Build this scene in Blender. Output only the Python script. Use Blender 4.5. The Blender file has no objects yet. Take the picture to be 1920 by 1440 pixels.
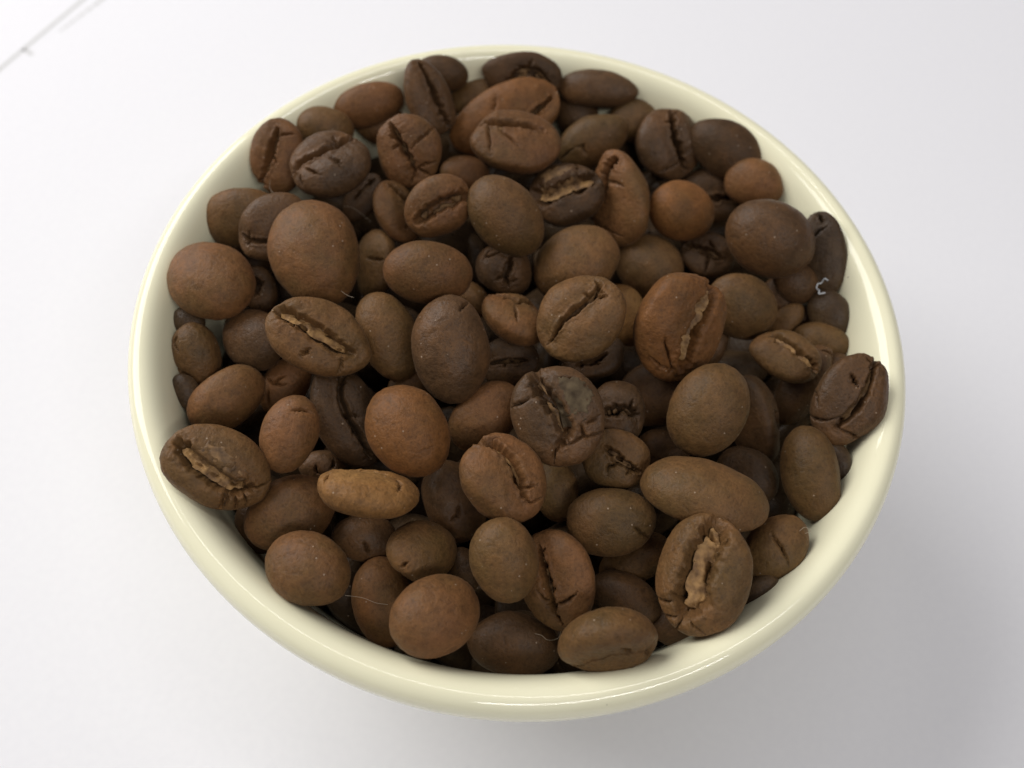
import bpy, math
import numpy as np
from mathutils import Matrix, Vector, Quaternion

# everything below is measured in millimetres and scaled to metres
MM = 0.001
scene = bpy.context.scene

# ------------------------------------------------------------------ camera
cam_data = bpy.data.cameras.new('camera')
cam = bpy.data.objects.new('camera', cam_data)
scene.collection.objects.link(cam)
cam_data.sensor_width = 36.0
cam_data.lens = 30.0
cam_data.clip_start = 0.005
cam_data.clip_end = 20.0
R_ = Vector((0.99408535, 0.09763449, 0.04755867))
U_ = Vector((-0.10851411, 0.87539613, 0.47106932))
F_ = Vector((-0.00435994, 0.47344389, -0.88081319))
m = Matrix((R_, U_, -F_)).transposed().to_4x4()
m.translation = Vector((0.0, -55.06039169, 83.12004062)) * MM
cam.matrix_world = m
cam_data.dof.use_dof = True
cam_data.dof.focus_distance = 0.089
cam_data.dof.aperture_fstop = 21.0
scene.camera = cam

# ------------------------------------------------------------------ light
world = bpy.data.worlds.new('World')
scene.world = world
world.use_nodes = True
bg = world.node_tree.nodes['Background']
bg.inputs['Color'].default_value = (0.95, 0.92, 1.0, 1)
bg.inputs['Strength'].default_value = 0.155


def area_lamp(name, loc, target, sx, sy, power, color):
    d = bpy.data.lights.new(name, 'AREA')
    d.shape = 'RECTANGLE'
    d.size, d.size_y = sx, sy
    d.energy = power
    d.color = color
    o = bpy.data.objects.new(name, d)
    scene.collection.objects.link(o)
    o.location = loc
    o.rotation_euler = (Vector(target) - Vector(loc)).to_track_quat('-Z', 'Y').to_euler()
    return o


# a bright low window to one side and two ceiling tubes
area_lamp('window_light', (-0.50, 0.27, 0.40), (0, 0, 0), 0.60, 0.48, 4.55, (1.0, 0.985, 0.965))
area_lamp('ceiling_tube', (0.10, 0.45, 1.65), (0, 0.0, 0), 1.3, 0.10, 4.0, (1.0, 0.985, 0.97))
area_lamp('ceiling_tube', (0.55, -0.95, 1.40), (0, 0.0, 0), 1.3, 0.10, 8.5, (1.0, 0.985, 0.97))

scene.view_settings.view_transform = 'Standard'
scene.view_settings.look = 'None'
scene.view_settings.exposure = 0.14
scene.view_settings.gamma = 1.0
scene.cycles.max_bounces = 8
scene.cycles.use_denoising = True
scene.cycles.sample_clamp_indirect = 6.0

# ------------------------------------------------------------------ measured tables
# one row per bean: place, turn (quaternion), half length and half width, which
# side is up (v: flat side with the slit, d: domed back), colour class, amount
# of silverskin and slit width, slit line, cracks (directions on the unit bean), flaky patches, taper, lumpiness, label
BEANS = [
    [[-14.76,37.81,-1.39],[0.4695,-0.8794,0.0314,0.073],[3.52,2.33],"d","D",[0,0.075],[],[],[],0,1.0,"smooth brown bean behind the upright dark bean at the back wall"],
    [[-15.91,31.66,-0.24],[0.8405,0.1594,0.3285,-0.4004],[5.0,3.27],"v","P",[0,0.09],[[-0.795,0.12,0.594],[-0.353,0.112,0.929],[0.094,0.09,0.992],[0.508,0.144,0.849],[0.919,0.221,0.326]],[],[],0.22,1.0,"dark purple bean standing upright on its narrow end, its slit facing the back wall"],
    [[-10.03,37.8,-4.96],[0.3459,-0.9215,-0.1714,-0.0419],[4.1,2.39],"d","O",[0,0.075],[],[],[],0,1.0,"dull olive bean low between the upright bean and the large orange bean"],
    [[-3.85,39.17,-1.59],[0.9029,0.4295,0.0114,0.0121],[5.59,3.3],"v","D",[1,0.13],[[-0.198,-0.427,0.882],[-0.095,-0.012,0.995],[0.078,0.21,0.975],[0.308,0.145,0.94],[0.539,-0.255,0.803]],[[[0.078,0.21,0.975],[0.163,0.545,0.823]]],[],0,1.0,"dark reddish bean with a hooked slit and pale flake, touching the back wall"],
    [[7.02,38.68,-2.04],[0.3773,-0.9256,-0.0023,-0.0318],[5.43,2.61],"d","P",[0,0.075],[],[],[],-0.12,1.0,"smooth purple brown bean lying level against the back wall, tip turned up"],
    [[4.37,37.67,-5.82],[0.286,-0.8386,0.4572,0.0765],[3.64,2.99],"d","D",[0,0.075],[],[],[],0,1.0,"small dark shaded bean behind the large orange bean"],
    [[-5.23,32.91,-3.57],[0.9149,0.31,-0.0989,0.2389],[8.06,4.29],"v","G",[1,0.075],[[-0.299,-0.507,0.809],[0.068,-0.271,0.96],[0.426,-0.177,0.887],[0.77,0.002,0.638]],[[[-0.109,0.212,0.971],[-0.031,0.489,0.872]],[[0.426,-0.177,0.887],[0.413,-0.489,0.769]]],[],0,1.0,"large orange brown bean half covered by the bean with the open top slit"],
    [[-3.57,24.1,0.94],[0.999,0.0227,0.0355,-0.0156],[5.83,4.38],"v","R",[1,0.1],[[-0.888,0.172,0.425],[-0.613,0.226,0.757],[-0.284,0.157,0.946],[0.075,0.225,0.972],[0.486,0.241,0.84]],[[[-0.53,0.108,0.841],[-0.449,-0.305,0.84],[-0.412,-0.705,0.577]],[[-0.22,-0.119,0.968],[-0.06,-0.254,0.965],[0.066,-0.402,0.913]]],[],0,1.0,"brown bean with a wide open slit along its top edge and one downward crack"],
    [[6.95,30.67,-3.97],[0.4636,-0.8362,-0.2746,-0.102],[5.16,3.3],"d","O",[0,0.075],[],[[[-0.452,-0.289,-0.844],[-0.288,-0.202,-0.936],[-0.307,0.251,-0.918]],[[-0.945,-0.075,-0.317],[-0.627,-0.266,-0.732]]],[],0,1.0,"olive brown bean with a curved crack, beside the bean with the open top slit"],
    [[17.29,31.95,-4.15],[0.795,0.2128,0.2568,-0.5067],[4.9,4.46],"v","P",[0,0.075],[[-0.85,0.238,0.469],[-0.444,0.089,0.892],[-0.08,0.053,0.995],[0.296,0.106,0.949],[0.668,0.15,0.729]],[[[0.466,0.053,0.883],[0.538,-0.222,0.813],[0.578,-0.517,0.631]],[[0.668,0.15,0.729],[0.764,0.404,0.503]]],[],0,1.0,"dark purple bean with a straight upright slit near the back wall"],
    [[12.84,36.26,-4.85],[0.3321,-0.9339,0.1319,0.0107],[3.77,3.02],"d","O",[0,0.075],[],[],[],0,1.0,"dim olive bean behind the purple bean with the straight slit"],
    [[24.9,30.28,-2.29],[0.3775,-0.8866,0.2671,0.0086],[5.34,3.66],"d","D",[0,0.075],[],[],[],0,1.0,"smooth dim brown bean leaning on the back wall beside the straight slit bean"],
    [[28.74,25.5,-3.32],[0.461,-0.8761,0.1057,-0.0935],[3.91,3.19],"d","R",[0,0.075],[],[],[],0,1.0,"pale round brown bean against the wall above the largest round purple bean"],
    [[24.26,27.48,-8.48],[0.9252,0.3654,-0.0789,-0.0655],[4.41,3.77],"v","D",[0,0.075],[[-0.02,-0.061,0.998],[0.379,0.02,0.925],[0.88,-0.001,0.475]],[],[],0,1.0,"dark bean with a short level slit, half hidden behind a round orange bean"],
    [[19.41,19.75,-3.57],[0.3553,-0.9078,0.0498,0.2173],[4.71,3.86],"d","G",[0,0.075],[],[],[],0,0.55,"round smooth orange brown bean in front of the short slit bean"],
    [[29.25,13.25,0.73],[0.3797,-0.8993,0.2106,0.0528],[5.66,4.64],"d","P",[0,0.075],[],[],[],0,0.55,"large smooth round purple brown bean near the wall, the biggest on its side"],
    [[36.81,14.38,-2.23],[0.7169,0.347,0.0837,-0.5989],[5.24,2.77],"v","K",[0,0.075],[[-0.946,-0.325,0.011],[-0.899,-0.022,0.438],[-0.642,0.127,0.756]],[[[-0.325,-0.305,0.895],[-0.479,0.158,0.863]]],[],0,1.0,"blackish wrinkled bean squeezed between the large round purple bean and the wall"],
    [[34.04,10.71,-4.09],[0.2569,-0.9504,0.1128,0.1345],[3.1,2.54],"d","P",[0,0.075],[],[],[],0,1.0,"small smooth purple bean tucked under the large round purple bean"],
    [[33.23,6.69,-6.99],[0.1422,-0.8625,-0.393,-0.2852],[2.76,1.6],"d","O",[0,0.075],[],[],[],0,1.0,"small brown leaf shaped bean end beside the lower purple beans"],
    [[36.48,7.87,-8.45],[0.4189,-0.9029,0.049,0.0832],[3.01,2.47],"d","D",[0,0.075],[],[],[],0,1.0,"dark bean deep in the gap beside the wall"],
    [[37.12,3.51,-6.18],[0.335,-0.9247,0.1106,-0.1435],[3.53,2.37],"d","O",[0,0.075],[],[],[],0,1.0,"blurred olive bean against the wall above the dark cracked wall bean"],
    [[35.01,-2.4,-6.96],[0.2059,-0.8038,-0.5107,-0.2252],[5.4,2.52],"d","P",[0,0.075],[],[[[0.922,-0.136,-0.362],[0.841,0.536,-0.08]]],[],0,1.0,"long purple bean beneath the dark cracked bean at the wall"],
    [[31.71,-0.52,-4.0],[0.9708,0.0886,-0.05,-0.2171],[4.33,2.94],"v","O",[2,0.13],[[-0.502,0.535,0.68],[-0.17,0.254,0.952],[0.166,0.098,0.981],[0.519,0.005,0.855],[0.855,-0.118,0.505]],[],[],0,1.0,"small olive bean with a pale tan raised slit edge"],
    [[37.59,-7.34,-0.6],[0.7915,0.2069,-0.2256,0.529],[5.52,3.93],"v","P",[1,0.09],[[0.996,-0.086,0.039],[0.661,-0.076,0.746],[0.323,-0.15,0.934],[-0.027,-0.105,0.994],[-0.47,0.049,0.882]],[[[0.836,0.24,0.493],[0.721,-0.041,0.692],[0.514,-0.069,0.855]],[[-0.604,0.758,0.247],[-0.53,0.486,0.694],[-0.44,0.271,0.856],[-0.306,0.131,0.943]],[[-0.174,0.981,0.083],[-0.202,0.815,0.543],[-0.321,0.689,0.65]],[[0.37,0.328,0.869],[0.237,0.092,0.967]],[[-0.47,0.049,0.882],[-0.486,-0.332,0.808],[-0.544,-0.824,0.159]]],[],0,1.0,"very dark cracked bean resting up against the wall, split into plates"],
    [[33.5,-15.83,-3.1],[0.3352,-0.7227,0.601,-0.0642],[5.3,3.18],"d","O",[0,0.075],[],[],[],0,1.0,"smooth olive brown oval bean standing beside the wall below the dark cracked bean"],
    [[29.39,-7.35,-8.04],[0.5731,0.555,-0.2171,-0.5625],[5.37,3.5],"v","D",[1,0.06],[[-0.217,0.953,-0.209],[0.084,0.939,-0.334],[0.412,0.754,-0.511]],[],[],0,1.0,"long dark olive bean between the smooth olive oval and the wall beans"],
    [[27.78,-14.57,-8.16],[0.2453,-0.8908,0.3333,-0.1878],[3.79,3.1],"d","D",[0,0.075],[],[],[],0,1.0,"dark dull bean behind the long loaf shaped bean"],
    [[20.92,-20.64,0.33],[0.2123,0.9662,-0.141,0.0391],[6.59,4.1],"d","O",[0,0.075],[],[],[],0,1.0,"long loaf shaped smooth brown bean with a flat lower edge, longest in the bowl"],
    [[21.14,-11.42,0.97],[0.125,-0.8148,-0.516,-0.2327],[5.33,4.15],"d","O",[0,0.075],[],[],[],0,0.55,"smooth egg shaped olive brown bean with no slit, above the loaf shaped bean"],
    [[17.47,-1.23,1.45],[0.6789,0.3727,-0.0739,0.6282],[6.34,5.28],"v","G",[2,0.14],[[0.901,-0.386,0.196],[0.644,-0.257,0.721],[0.302,-0.156,0.941],[-0.045,-0.086,0.995],[-0.413,-0.133,0.901],[-0.668,-0.202,0.716]],[[[-0.259,0.406,0.877],[-0.44,0.25,0.863],[-0.667,0.028,0.744]],[[-0.646,0.492,0.584],[-0.706,0.238,0.667],[-0.682,0.016,0.732]],[[-0.667,0.028,0.744],[-0.795,0.041,0.605]]],[],0,1.0,"large orange brown bean with a torn open slit along its edge"],
    [[26.96,5.8,-3.56],[0.3529,-0.8795,0.2253,0.2264],[4.76,3.9],"d","O",[0,0.075],[],[],[],0,1.0,"round smooth brown bean beside the torn open orange bean"],
    [[23.54,16.32,-7.86],[0.9692,0.2227,-0.0766,-0.0723],[3.63,2.91],"v","D",[1,0.13],[[-0.812,0.16,0.561],[-0.393,0.163,0.905],[0.045,0.054,0.998],[0.441,-0.15,0.885]],[[[0.045,0.054,0.998],[0.052,-0.682,0.73]],[[-0.017,0.442,0.897],[0.148,0.158,0.976]]],[],0,1.0,"small dark wrinkled bean with a ragged crumpled slit"],
    [[15.56,14.08,-8.17],[0.2434,-0.9113,0.3256,-0.0659],[4.91,4.02],"d","O",[0,0.075],[],[],[],0,1.0,"shaded smooth olive bean behind the torn open orange bean"],
    [[5.92,8.71,-2.4],[0.2029,-0.9361,-0.2659,-0.1087],[5.5,4.51],"d","O",[0,0.075],[],[],[],0,1.0,"large smooth light brown bean behind the bean with the diagonal black slit"],
    [[11.14,20.71,-2.97],[0.6008,0.526,-0.0151,-0.6018],[6.17,4.2],"v","R",[1,0.12],[[-0.665,0.338,0.665],[-0.505,0.005,0.863],[-0.284,-0.146,0.948],[-0.015,-0.208,0.978]],[[[0.272,-0.735,0.621],[0.458,-0.276,0.845],[0.653,0.113,0.749]],[[-0.244,-0.083,0.966],[-0.161,0.381,0.91]]],[],0.25,1.0,"reddish bean with a pinched pointed top and a deep crack low on its flank"],
    [[3.96,19.6,-2.75],[0.9546,0.2126,-0.1135,0.1753],[4.82,4.18],"v","D",[2,0.2],[[-0.783,0.214,0.584],[-0.391,0.03,0.92],[0.085,0.075,0.994],[0.541,0.088,0.837],[0.878,0.194,0.437]],[[[0.438,0.881,0.18],[0.375,0.426,0.823],[0.373,0.138,0.917]]],[[[[-0.193,0.45,0.872],[0.34,0.469,0.815],[-0.137,0.109,0.985]],1]],0,1.0,"dark bean with a broad band of tan flaky skin over its slit"],
    [[6.57,-2.07,1.92],[0.8822,0.1165,-0.217,0.4014],[5.28,4.57],"v","O",[1,0.065],[[-0.637,0.084,0.766],[-0.311,0.12,0.943],[0.055,0.057,0.997],[0.468,0.024,0.883],[0.718,0.106,0.688],[0.796,0.367,0.482]],[[[-0.65,0.071,0.756],[-0.817,0.102,0.568]]],[],0,1.0,"light brown bean with a long diagonal black slit, in the middle of the pile"],
    [[12.47,4.8,-6.72],[0.334,-0.7797,0.5254,0.0669],[4.03,2.94],"d","Y",[0,0.075],[],[],[],0,1.0,"pale tan bean half hidden between the diagonal slit bean and the torn orange bean"],
    [[-3.34,11.14,2.21],[0.2685,-0.8943,0.3255,0.1492],[5.46,3.96],"d","O",[0,0.075],[],[],[],0,0.55,"smooth egg shaped light brown bean, tilted beside the two slit beans"],
    [[-10.11,25.5,-7.74],[0.4221,-0.9049,0.0216,0.0496],[3.38,2.61],"d","R",[0,0.075],[],[],[],0,1.0,"small dim reddish bean behind the bean with the gaping dark mouth"],
    [[-11.61,12.0,1.5],[0.8859,0.3561,-0.0431,0.2941],[4.28,3.54],"v","R",[1,0.17],[[-0.64,-0.07,0.765],[-0.198,0.027,0.98],[0.216,0.01,0.976],[0.57,-0.034,0.821],[0.812,-0.101,0.575]],[],[],0,1.0,"orange brown bean with a gaping dark mouth like slit"],
    [[-17.52,14.18,-3.11],[0.8647,0.0132,0.343,-0.3667],[4.1,2.9],"v","R",[1,0.1],[[-0.796,0.102,0.596],[-0.523,0.215,0.825],[-0.215,0.305,0.928],[0.145,0.191,0.971],[0.431,-0.146,0.89]],[],[],0,1.0,"narrow reddish bean leaning against the bean with the gaping mouth"],
    [[-16.74,21.14,0.7],[0.8128,0.3404,0.2051,-0.4258],[4.43,4.23],"v","R",[1,0.075],[[-0.84,-0.062,0.539],[-0.426,-0.027,0.904],[-0.076,-0.034,0.997],[0.287,-0.031,0.957],[0.531,-0.073,0.844]],[[[-0.028,0.162,0.986],[-0.115,0.487,0.866],[-0.199,0.9,0.387]],[[0.451,-0.021,0.892],[0.442,0.266,0.857],[0.534,0.485,0.693]],[[0.531,-0.073,0.844],[0.72,-0.349,0.599]],[[0.495,0.065,0.866],[0.772,0.223,0.595]]],[],0,1.0,"round brown bean with a straight slanting slit and branching cracks"],
    [[-22.87,31.31,-5.35],[0.3243,-0.9241,-0.2023,0.0014],[3.41,2.69],"d","R",[0,0.075],[],[],[],0,1.0,"small smooth reddish bean behind the round bean with branching cracks"],
    [[-26.0,17.56,0.32],[0.9672,0.0925,-0.0356,0.2338],[5.0,4.25],"v","P",[1,0.08],[[-0.873,-0.003,0.489],[-0.584,0.118,0.803],[-0.214,0.145,0.966],[0.233,0.215,0.948],[0.76,0.522,0.388]],[[[0.039,-0.043,0.998],[0.125,-0.19,0.974],[0.183,-0.416,0.891]],[[-0.484,-0.102,0.869],[-0.372,-0.252,0.894],[-0.266,-0.408,0.873]],[[-0.69,-0.226,0.687],[-0.758,-0.457,0.465]]],[],0,1.0,"dark bean with a ragged slit near its upper edge and short forked cracks"],
    [[-33.32,19.36,-0.79],[0.6373,0.2809,0.2131,-0.6852],[4.81,3.43],"v","R",[1,0.09],[[-0.59,0.072,0.804],[-0.243,0.027,0.97],[0.111,-0.123,0.986],[0.466,-0.29,0.836],[0.826,-0.538,0.166]],[[[-0.431,0.206,0.879],[-0.543,0.622,0.564]]],[],0,1.0,"pale reddish bean with an upright slit, leaning on the rim at the back"],
    [[-28.93,26.32,-2.07],[0.2673,-0.9555,-0.0259,0.1221],[3.71,2.79],"d","O",[0,0.075],[],[],[],0,1.0,"blurred dim bean in the shade of the back rim behind the ragged slit bean"],
    [[-24.09,31.15,-2.23],[0.4693,-0.8589,-0.2017,0.0367],[4.92,2.9],"d","R",[0,0.075],[],[],[],0,1.0,"blurred reddish brown bean resting low along the back wall"],
    [[-23.27,19.93,-8.08],[0.83,0.2186,-0.1636,0.4863],[3.61,2.15],"v","D",[1,0.075],[[-0.171,0.216,0.961],[0.259,0.066,0.964],[0.689,-0.039,0.724]],[],[],0,1.0,"small dark flaky bean in the gap beside the biggest smooth bean"],
    [[-36.36,10.2,-2.67],[0.4794,-0.8594,-0.1718,-0.0451],[4.77,3.91],"d","O",[0,0.075],[],[],[],0,1.0,"dull olive bean half hidden against the wall behind the biggest smooth bean"],
    [[-31.71,8.58,-1.45],[0.8681,0.3254,0.0108,0.3746],[4.68,3.63],"v","P",[0,0.075],[[-0.783,0.396,0.48],[-0.608,0.066,0.791],[-0.389,-0.136,0.911],[-0.177,-0.262,0.949]],[],[],0,1.0,"dark purple bean with a short black slit beside the biggest smooth bean"],
    [[-25.5,3.95,0.81],[0.1771,-0.8215,0.5406,0.0376],[6.6,5.41],"d","R",[0,0.075],[],[],[],0,0.55,"biggest smooth rounded brown bean, wide as two small beans"],
    [[-36.89,-0.61,-0.42],[0.056,-0.9555,0.2826,-0.0633],[5.65,4.63],"d","R",[0,0.075],[],[],[],0,0.55,"large round smooth brown bean pressed against the wall"],
    [[-33.6,3.61,-8.44],[0.7716,0.1997,0.2372,-0.5554],[3.09,2.11],"v","D",[0,0.16],[[-0.456,-0.059,0.888],[-0.235,0.078,0.969],[0.072,-0.213,0.974]],[],[],0,1.0,"small dark wrinkled bean with a round pit, in the gap below the biggest bean"],
    [[-31.37,-5.98,-4.02],[0.2269,-0.9429,0.1728,-0.172],[4.2,3.45],"d","P",[0,0.075],[],[],[],0,1.0,"smooth dark purple bean under the bean with the pale straw coloured slit"],
    [[-37.09,-8.9,-4.13],[0.1282,-0.7957,0.5343,0.2548],[3.87,2.63],"d","O",[0,0.075],[],[[[-0.652,0.624,-0.431],[-0.48,0.831,-0.279],[-0.292,0.731,-0.617]],[[0.25,0.965,-0.073],[0.496,0.686,-0.533],[0.63,0.444,-0.636]],[[0.558,0.827,-0.067],[0.715,0.697,-0.058]]],[],0,2.0,"small wrinkled olive bean with two cracks along its wall side"],
    [[-22.06,-8.0,1.46],[0.9714,0.1591,0.1526,-0.0887],[5.98,3.92],"v","O",[2,0.15],[[-0.83,0.26,0.493],[-0.593,0.173,0.787],[-0.305,0.136,0.943],[0.005,0.024,1.0],[0.261,-0.112,0.959],[0.527,-0.136,0.839]],[[[0.408,-0.361,0.839],[0.471,-0.698,0.54]],[[-0.076,-0.392,0.917],[-0.142,-0.617,0.774]]],[],0,1.0,"long brown bean with a pale straw coloured open slit full of skin"],
    [[-19.33,8.63,-7.2],[0.5408,0.4386,-0.0521,-0.7159],[4.36,3.18],"v","O",[0,0.075],[],[[[-0.102,0.11,0.989],[-0.154,0.715,0.682]]],[],0,1.0,"small kidney shaped bean on edge beside the biggest smooth bean"],
    [[-11.51,1.95,1.76],[0.3343,-0.9406,-0.0254,0.0528],[5.15,3.68],"d","R",[0,0.075],[],[],[],0,0.55,"smooth reddish oval bean with a finely pitted skin, lying level"],
    [[-3.06,7.27,-3.17],[0.5911,0.1186,0.3249,-0.7287],[3.01,3.73],"v","D",[0,0.075],[[-0.501,-0.004,0.866],[-0.093,0.026,0.995],[0.191,0.033,0.981],[0.508,0.216,0.834]],[[[0.019,-0.809,0.588],[-0.272,-0.731,0.626],[-0.583,-0.535,0.611]],[[-0.124,-0.745,0.656],[-0.249,-0.509,0.824],[-0.585,-0.258,0.769]],[[-0.526,0.05,0.849],[-0.682,0.389,0.62],[-0.489,0.752,0.443]],[[0.216,-0.018,0.976],[0.441,-0.17,0.882]]],[],0,1.0,"small dark round bean with several black splits on its end"],
    [[-0.97,-0.39,-2.2],[0.9689,-0.1597,0.13,-0.1375],[4.17,3.63],"v","R",[1,0.1],[[-0.919,0.29,0.268],[-0.566,0.176,0.805],[-0.085,0.221,0.972],[0.459,0.678,0.574]],[[[-0.079,-0.177,0.981],[0.051,-0.524,0.85]]],[],0,1.0,"half moon shaped reddish bean with a flat upper edge"],
    [[-7.59,-7.94,1.78],[0.2118,-0.7431,0.6128,0.1653],[5.87,4.17],"d","P",[0,0.075],[],[[[-0.76,-0.432,-0.486],[-0.83,-0.557,0.005]]],[],0,1.0,"large dark oval bean with a bluish sheen and a tiny notch at its top"],
    [[-15.22,-4.86,-2.13],[0.1614,-0.8415,0.4699,0.2123],[5.29,3.32],"d","O",[0,0.075],[],[],[],0,1.0,"smooth dark olive bean beside the large dark oval bean"],
    [[-6.61,4.44,-6.51],[0.3357,-0.8955,0.2774,0.0915],[2.67,1.89],"d","O",[0,0.075],[],[],[],0,1.0,"small olive bean showing only a rounded end above the dark oval bean"],
    [[-1.06,-3.91,-6.43],[0.9585,0.2569,-0.0266,0.121],[3.61,2.96],"v","D",[1,0.075],[[-0.611,0.002,0.792],[-0.163,0.027,0.986],[0.493,-0.051,0.869]],[],[],0,1.0,"shaded dark bean with a thin level slit beside the large dark oval bean"],
    [[9.03,-2.12,-6.55],[0.9806,0.0518,-0.1216,0.1446],[3.88,2.87],"v","D",[0,0.12],[[-0.448,-0.29,0.846],[-0.011,-0.26,0.966],[0.325,-0.149,0.934]],[],[],0,1.0,"dark curled bean underneath the bean with the diagonal black slit"],
    [[4.7,-14.25,1.6],[0.825,0.2361,0.0806,-0.5072],[5.52,4.79],"v","P",[1,0.12],[[-0.998,-0.049,0.036],[-0.707,-0.112,0.698],[-0.428,-0.094,0.899],[-0.044,0.042,0.998],[0.344,0.09,0.935],[0.455,-0.08,0.887]],[[[-0.384,-0.749,0.54],[-0.361,-0.485,0.796],[-0.394,-0.189,0.9]],[[0.516,-0.149,0.843],[0.519,0.199,0.831],[0.521,0.391,0.759],[0.587,0.784,0.201]],[[0.34,0.362,0.868],[0.509,0.358,0.783]],[[0.455,-0.08,0.887],[0.561,-0.27,0.783],[0.735,-0.381,0.561]],[[0.329,0.521,0.788],[0.314,0.758,0.571]],[[-0.485,0.319,0.814],[-0.422,0.598,0.682]]],[[[[-0.199,0.46,0.866],[-0.253,0.79,0.559],[0.224,0.417,0.881]],3]],0,1.0,"big dark grey bean broken by many cracks, with a greyish patch"],
    [[-2.91,-13.54,-2.54],[0.276,-0.8699,-0.406,-0.0476],[4.51,3.23],"d","R",[0,0.075],[],[],[],0,1.0,"curved reddish bean behind the grey cracked bean"],
    [[-0.41,-22.2,1.12],[0.8995,0.0162,0.1566,-0.4076],[4.7,4.31],"v","R",[2,0.11],[[-0.994,-0.104,0.01],[-0.823,0.012,0.569],[-0.576,0.176,0.798],[-0.23,0.235,0.944],[0.165,0.186,0.969],[0.433,0.081,0.898]],[[[0.433,0.081,0.898],[0.642,0.11,0.759]],[[0.353,0.158,0.922],[0.42,0.38,0.824]],[[0.652,0.13,0.747],[0.692,0.384,0.611]]],[],0,1.0,"plump brown bean whose slit curls round its shadowed edge"],
    [[-10.92,-17.85,1.22],[0.1759,-0.8912,0.4168,0.0333],[5.18,4.24],"d","G",[0,0.075],[],[],[],0,0.55,"large smooth orange brown oval bean above the golden bean"],
    [[-18.5,-14.69,-4.05],[0.8672,0.0586,0.2288,-0.4384],[5.99,3.69],"v","D",[0,0.08],[[-0.74,0.518,0.429],[-0.432,0.063,0.9],[-0.128,-0.069,0.989],[0.226,-0.007,0.974],[0.571,0.027,0.821],[0.781,0.062,0.621]],[[[-0.045,-0.132,0.99],[0.046,0.128,0.991]]],[],0,1.0,"dark olive bean with a wavy upright slit behind the smooth orange oval"],
    [[-23.17,-19.37,0.37],[0.1072,-0.6388,0.7468,0.1506],[4.01,3.0],"d","R",[0,0.075],[],[[[-0.637,-0.011,-0.771],[-0.729,-0.311,-0.609],[-0.7,-0.647,-0.304]]],[],0,1.0,"smooth reddish bean with a short crack near its upper tip"],
    [[-27.25,-9.61,-7.89],[0.3046,-0.7845,-0.5398,0.0163],[3.78,2.62],"d","R",[0,0.075],[],[[[-0.175,-0.609,-0.774],[0.085,-0.508,-0.857],[0.257,-0.326,-0.91]],[[-0.175,-0.609,-0.774],[-0.086,-0.274,-0.958],[0.02,-0.031,-0.999]],[[-0.175,-0.609,-0.774],[-0.123,-0.891,-0.437]],[[-0.473,-0.586,-0.658],[-0.844,-0.156,-0.513]]],[],0,1.0,"small brown bean with a star shaped crack"],
    [[-32.33,-13.9,-4.41],[0.3258,-0.8554,-0.3916,0.094],[4.55,3.17],"d","R",[0,0.075],[],[],[],0,1.0,"smooth light brown bean leaning on the wall behind the tan slit dark bean"],
    [[-29.76,-23.97,-0.25],[0.9525,0.1927,0.1792,-0.1535],[5.56,4.25],"v","O",[2,0.17],[[-0.754,0.207,0.623],[-0.524,0.065,0.849],[-0.246,-0.049,0.968],[0.043,-0.119,0.992],[0.372,-0.128,0.919],[0.607,0.018,0.795]],[[[0.357,-0.093,0.929],[0.61,-0.07,0.789],[0.725,0.132,0.676],[0.874,0.342,0.345]],[[0.261,-0.335,0.905],[0.385,-0.727,0.569],[0.304,-0.948,0.091]],[[0.446,-0.308,0.841],[0.626,-0.677,0.386]],[[0.576,-0.227,0.785],[0.753,-0.501,0.426]],[[0.313,-0.301,0.901],[0.406,-0.614,0.677]]],[[[[-0.058,0.275,0.96],[0.435,0.112,0.893],[-0.067,0.486,0.871]],1]],0,1.0,"large dark bean overhanging the rim, its long slit filled with tan crumbs"],
    [[-13.75,-25.12,0.54],[0.9414,-0.328,0.0696,0.0373],[5.0,3.56],"v","Y",[1,0.13],[[-0.675,0.49,0.552],[-0.37,0.41,0.834],[-0.001,0.443,0.896],[0.277,0.379,0.883]],[[[0.424,0.141,0.895],[0.482,-0.31,0.82]],[[-0.683,-0.028,0.73],[-0.77,-0.269,0.579]]],[],0,1.8,"golden tan bean lying on its side with a flat top, lightest in the pile"],
    [[-20.69,-19.74,-7.86],[0.2593,-0.9572,0.0644,0.1108],[2.74,2.06],"d","P",[0,0.075],[],[[[-0.345,-0.187,-0.92],[-0.269,0.162,-0.949],[-0.039,0.268,-0.963]],[[0.33,-0.732,-0.596],[0.364,-0.434,-0.824],[0.272,-0.223,-0.936]]],[],0,1.0,"small dark purple bean with curved cracks behind the golden bean"],
    [[-22.32,-26.32,-4.67],[0.1622,-0.9301,-0.3252,0.0541],[4.9,3.76],"d","R",[0,0.075],[],[],[],0,1.0,"smooth brown bean below the dark bean that overhangs the rim"],
    [[-18.55,-33.02,-0.56],[0.0762,-0.9799,0.184,-0.0069],[4.3,3.53],"d","R",[0,0.075],[],[],[],0,1.8,"wrinkled round brown bean leaning on the front rim below the smooth brown bean"],
    [[-14.43,-27.27,-8.1],[0.2605,-0.9625,-0.0132,0.0746],[3.7,2.62],"d","P",[0,0.075],[],[[[-0.016,0.03,-0.999],[0.14,0.484,-0.864]]],[],0,1.0,"dark purple bean with a thin line under the golden bean"],
    [[-7.6,-29.13,-3.7],[0.0515,-0.9196,-0.2574,0.2923],[4.02,3.3],"d","O",[0,0.075],[],[[[-0.932,0.256,-0.257],[-0.827,0.225,-0.515]]],[],0,1.0,"round dull brown bean with a small beak like tip"],
    [[-5.41,-21.91,-7.31],[0.0307,-0.883,0.4391,0.1626],[4.75,3.38],"d","P",[0,0.075],[],[[[0.196,0.122,-0.973],[0.346,0.285,-0.894],[0.409,0.555,-0.724]]],[],0,1.0,"purple bean mostly hidden behind the plump bean with the curled slit"],
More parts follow.
